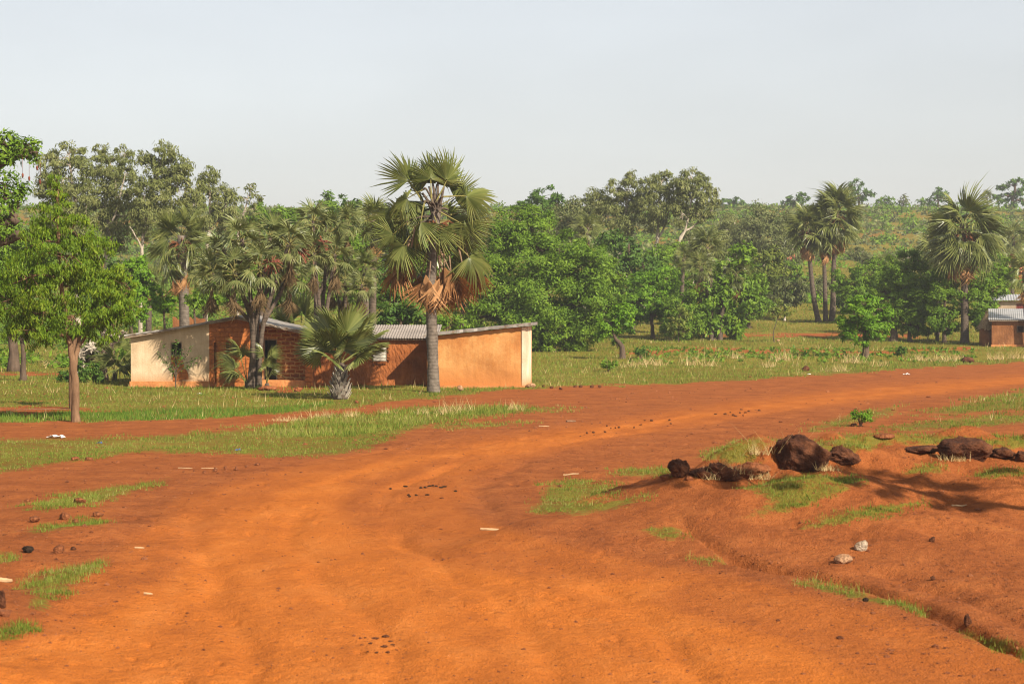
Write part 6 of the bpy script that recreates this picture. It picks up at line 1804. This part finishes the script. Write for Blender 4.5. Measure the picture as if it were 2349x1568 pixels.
M['turf_lush'] = turf_mat('turf_lush', [(0.30, (0.055, 0.125, 0.013)), (0.55, (0.110, 0.195, 0.020)), (0.80, (0.190, 0.250, 0.040))])
M['turf_blades'] = turf_mat('turf_blades', [(0.30, (0.060, 0.110, 0.012)), (0.50, (0.140, 0.195, 0.022)), (0.70, (0.250, 0.265, 0.048)), (0.86, (0.36, 0.30, 0.11))])
def H_smooth(x, y):                       # the terrain without its small relief
    return np.interp(np.broadcast_to(y, x.shape), _fy, _fz)
def sample_ground(n, rng, u0=-330, u1=2680, v0=585, v1=1560):
    """points spread over the visible ground, thinner with distance"""
    u = rng.uniform(u0, u1, n)
    v = rng.uniform(v0, v1, n)
    # the first crossing with the terrain, from a coarse table of lines of sight
    tu, tv = np.linspace(u0, u1, 70), np.linspace(v0, v1, 260)
    UU, VV = np.meshgrid(tu, tv)
    up = -(VV - CY) / F
    dx, dy, dz = (UU - CX) / F, CP + up * SP, -SP + up * CP
    Y = np.geomspace(15, 430, 420)
    k = Y[None, None, :] / dy[..., None]
    below = CAM_H + dz[..., None] * k < H_smooth(dx[..., None] * k, Y[None, None, :])
    T = np.where(below.any(-1), Y[np.argmax(below, -1)], 430.0)
    fu, fv = (u - u0) / (u1 - u0) * 69, (v - v0) / (v1 - v0) * 259
    iu, iv = np.minimum(fu.astype(int), 68), np.minimum(fv.astype(int), 258)
    fu, fv = fu - iu, fv - iv
    out = (T[iv, iu] * (1 - fu) + T[iv, iu + 1] * fu) * (1 - fv) + (T[iv + 1, iu] * (1 - fu) + T[iv + 1, iu + 1] * fu) * fv
    up = -(v - CY) / F
    k = out / (CP + up * SP)
    x, y = (u - CX) / F * k, out
    return x, y, H(x, y)
rng = np.random.default_rng(700)
xs, ys, zs = sample_ground(330000, rng)
gm, rm, tm = masks(xs, ys, zs)
edge = fbm(xs / 0.5, ys / 0.9, 4, 75) * 1.5
keep = rng.random(len(xs)) < np.clip((gm + edge * 0.9 - 0.30) * 1.6, 0, 1) * (gm > 0.08)
P = np.stack([xs, ys, zs], 1)[keep]
hh = (0.045 + 0.035 * np.clip(fbm(P[:, 0] / 4, P[:, 1] / 8, 3, 77) + 0.4, 0, 1.2)) * np.clip(P[:, 1] / 55, 0.8, 2.2) * np.where(rng.random(len(P)) < 0.07, 2.2, 1.0)
ww = np.clip(P[:, 1] * 0.00034, 0.009, 0.09)
struct(link('grass', blades('grass', P, hh, ww, M['turf_blades'], rng)), 'stuff')
# longer lush strip along the lower edge of the field, on the left
lu = (gm > 0.5) & (inpoly(*proj(xs, ys, zs), [(-200, 945), (170, 948), (420, 942), (620, 938), (760, 925), (620, 952), (400, 962), (150, 967), (-200, 970)]) > -6)
P = np.stack([xs, ys, zs], 1)[lu]
struct(link('grass', blades('grass', P, np.full(len(P), 0.14), np.full(len(P), 0.028), M['turf_lush'], rng, per=3)), 'stuff')
lu = (gm > 0.35) & (inpoly(*proj(xs, ys, zs), [(600, 985), (720, 957), (850, 945), (1100, 931), (1230, 932), (1150, 950), (980, 972), (800, 1000), (650, 1000)]) > -6)
P = np.stack([xs, ys, zs], 1)[lu]
struct(link('grass', blades('grass', P, rng.uniform(0.05, 0.16, len(P)), np.full(len(P), 0.025), M['turf_blades'], rng, per=3)), 'stuff')
# dry stalks thinly spread through the field
dry = (gm > 0.6) & (ys > 60) & (ys < 160) & (rng.random(len(xs)) < 0.011)
P = np.stack([xs, ys, zs], 1)[dry]
struct(link('dry_stalks', blades('dry_stalks', P, rng.uniform(0.12, 0.4, len(P)), np.full(len(P), 0.02) * P[:, 1] / 80, M['straw'], rng, 0.5, 4)), 'stuff')

TU = [  # dry tufts one can point to: px, py, height px, width px, label
 (1588, 838, 40, 14, 'tallest straw tuft standing out on the green field'), (1480, 836, 36, 12, 'straw tuft right of the grey green bush on the field'), (1505, 838, 30, 14, 'loose straw tuft in the middle of the field'),
 (1448, 842, 26, 10, 'short straw tuft under the crooked trunk'), (1630, 840, 24, 14, 'short straw tuft right of the tallest tuft'), (1690, 822, 24, 12, 'straw tuft in front of the vine covered trunk'),
 (1762, 842, 26, 14, 'straw tuft near the thin leaning sapling'), (1795, 828, 34, 30, 'broad straw tuft at the foot of the thin sapling'), (1905, 852, 26, 14, 'straw tuft right of the dark brown stone'), (1930, 852, 24, 12, 'farther right straw tuft by the bare earth'),
 (1952, 832, 36, 26, 'bushy straw tuft left of the round tree'), (2108, 828, 22, 40, 'broad band of straw right of the small bush'), (2150, 828, 24, 44, 'long straw tuft in front of the dark palm trunk'), (2190, 826, 24, 30, 'straw tuft beside the rounded dark rock'),
 (2285, 826, 26, 30, 'straw tuft in front of the mud hut wall'), (2335, 822, 30, 26, 'straw tuft at the right corner of the mud hut'), (2020, 840, 20, 26, 'low straw tuft at the foot of the round tree'),
 (1056, 944, 40, 24, 'tallest straw tuft on the strip between the tracks'), (1020, 950, 26, 30, 'straw tuft left of the tallest one on the strip'), (880, 950, 24, 20, 'straw tuft on the strip under the stubby palm'), (740, 958, 30, 40, 'wide straw tuft at the left end of the strip'), (805, 956, 26, 24, 'straw tuft on the strip between the wide one and the palm'), (965, 950, 26, 20, 'thin straw tuft on the middle of the strip'),
 (1180, 940, 26, 24, 'straw tuft at the right end of the strip'), (660, 965, 16, 60, 'low mat of straw where the strip meets the left track'), (120, 838, 18, 30, 'straw tuft behind the forked brown trunk'), (20, 840, 16, 24, 'straw tuft at the left edge of the field'),
 (1745, 1045, 30, 30, 'straw clump left of the largest boulder'), (1800, 1040, 60, 8, 'single long stalk beside the largest boulder'), (1660, 1088, 40, 50, 'thin straw growing through the rubble'), (1625, 1100, 26, 34, 'straw at the foot of the rubble on its left'), (1745, 1098, 26, 40, 'straw between the rubble and the largest boulder'), (2185, 1056, 22, 40, 'straw in front of the humped mound'), (1905, 1078, 22, 34, 'straw under the lump beside the largest boulder')]
for i, (px, py, h, w, lab) in enumerate(TU):
    b0 = G(px, py)
    Y = b0[1]
    n = int(9 + w * 0.8)
    r_ = np.random.default_rng(800 + i)
    pts = np.stack([r_.normal(0, wpx(w, Y) / 3.2, n), r_.normal(0, wpx(w, Y) / 4, n), np.zeros(n)], 1)
    o = link('dry_grass_tuft', blades('dry_grass_tuft', pts, wpx(h, Y) * r_.uniform(0.25, 0.95, n), np.full(n, max(0.010, Y * 0.00024)), M['straw'], r_, 0.7, 3), None, b0)
    tag(o, lab, 'dry grass', 'dry grass tufts')

# loose grit on the bare earth
xs, ys, zs = sample_ground(42000, rng, 0, 2349, 860, 1568)
gm, rm, tm = masks(xs, ys, zs)
keep = rng.random(len(xs)) < np.clip(0.42 - 0.26 * rm - 0.18 * tm + 0.5 * fbm(xs / 2.0, ys / 3.0, 3, 99), 0.05, 1)
P = np.stack([xs, ys, zs], 1)[keep]
v0, f0 = ico(1)
n = len(P)
sc = rng.lognormal(-4.35, 0.55, (n, 1, 1)) * np.clip(P[:, 1] / 45, 0.7, 1.6)[:, None, None]
V = (v0[None] * rng.uniform(0.6, 1.25, (n, len(v0), 1)) * np.array([1, 1, 0.7]) * sc + P[:, None, :]).reshape(-1, 3)
FF = (np.array(f0)[None] + (np.arange(n) * len(v0))[:, None, None]).reshape(-1, 3)
struct(link('grit', mesh_arrays('grit', V, [FF], False, [M['clod']])), 'stuff')

# ------------------------------------------------------------------ haze
hz = MB().box(-3900, 3900, -340, 3350, -2.2, 150).build('haze', [])
hm = bpy.data.materials.new('haze')
hm.use_nodes = True
hn = hm.node_tree
hn.nodes.clear()
pv = hn.nodes.new("ShaderNodeVolumePrincipled")
pv.inputs["Color"].default_value = (0.97, 0.98, 1.0, 1)
pv.inputs["Density"].default_value = 0.00034
pv.inputs["Density Attribute"].default_value = ''
pv.inputs["Anisotropy"].default_value = 0.2
ho = hn.nodes.new("ShaderNodeOutputMaterial")
hn.links.new(pv.outputs[0], ho.inputs["Volume"])
hz.data.materials.append(hm)
struct(hz, 'stuff')
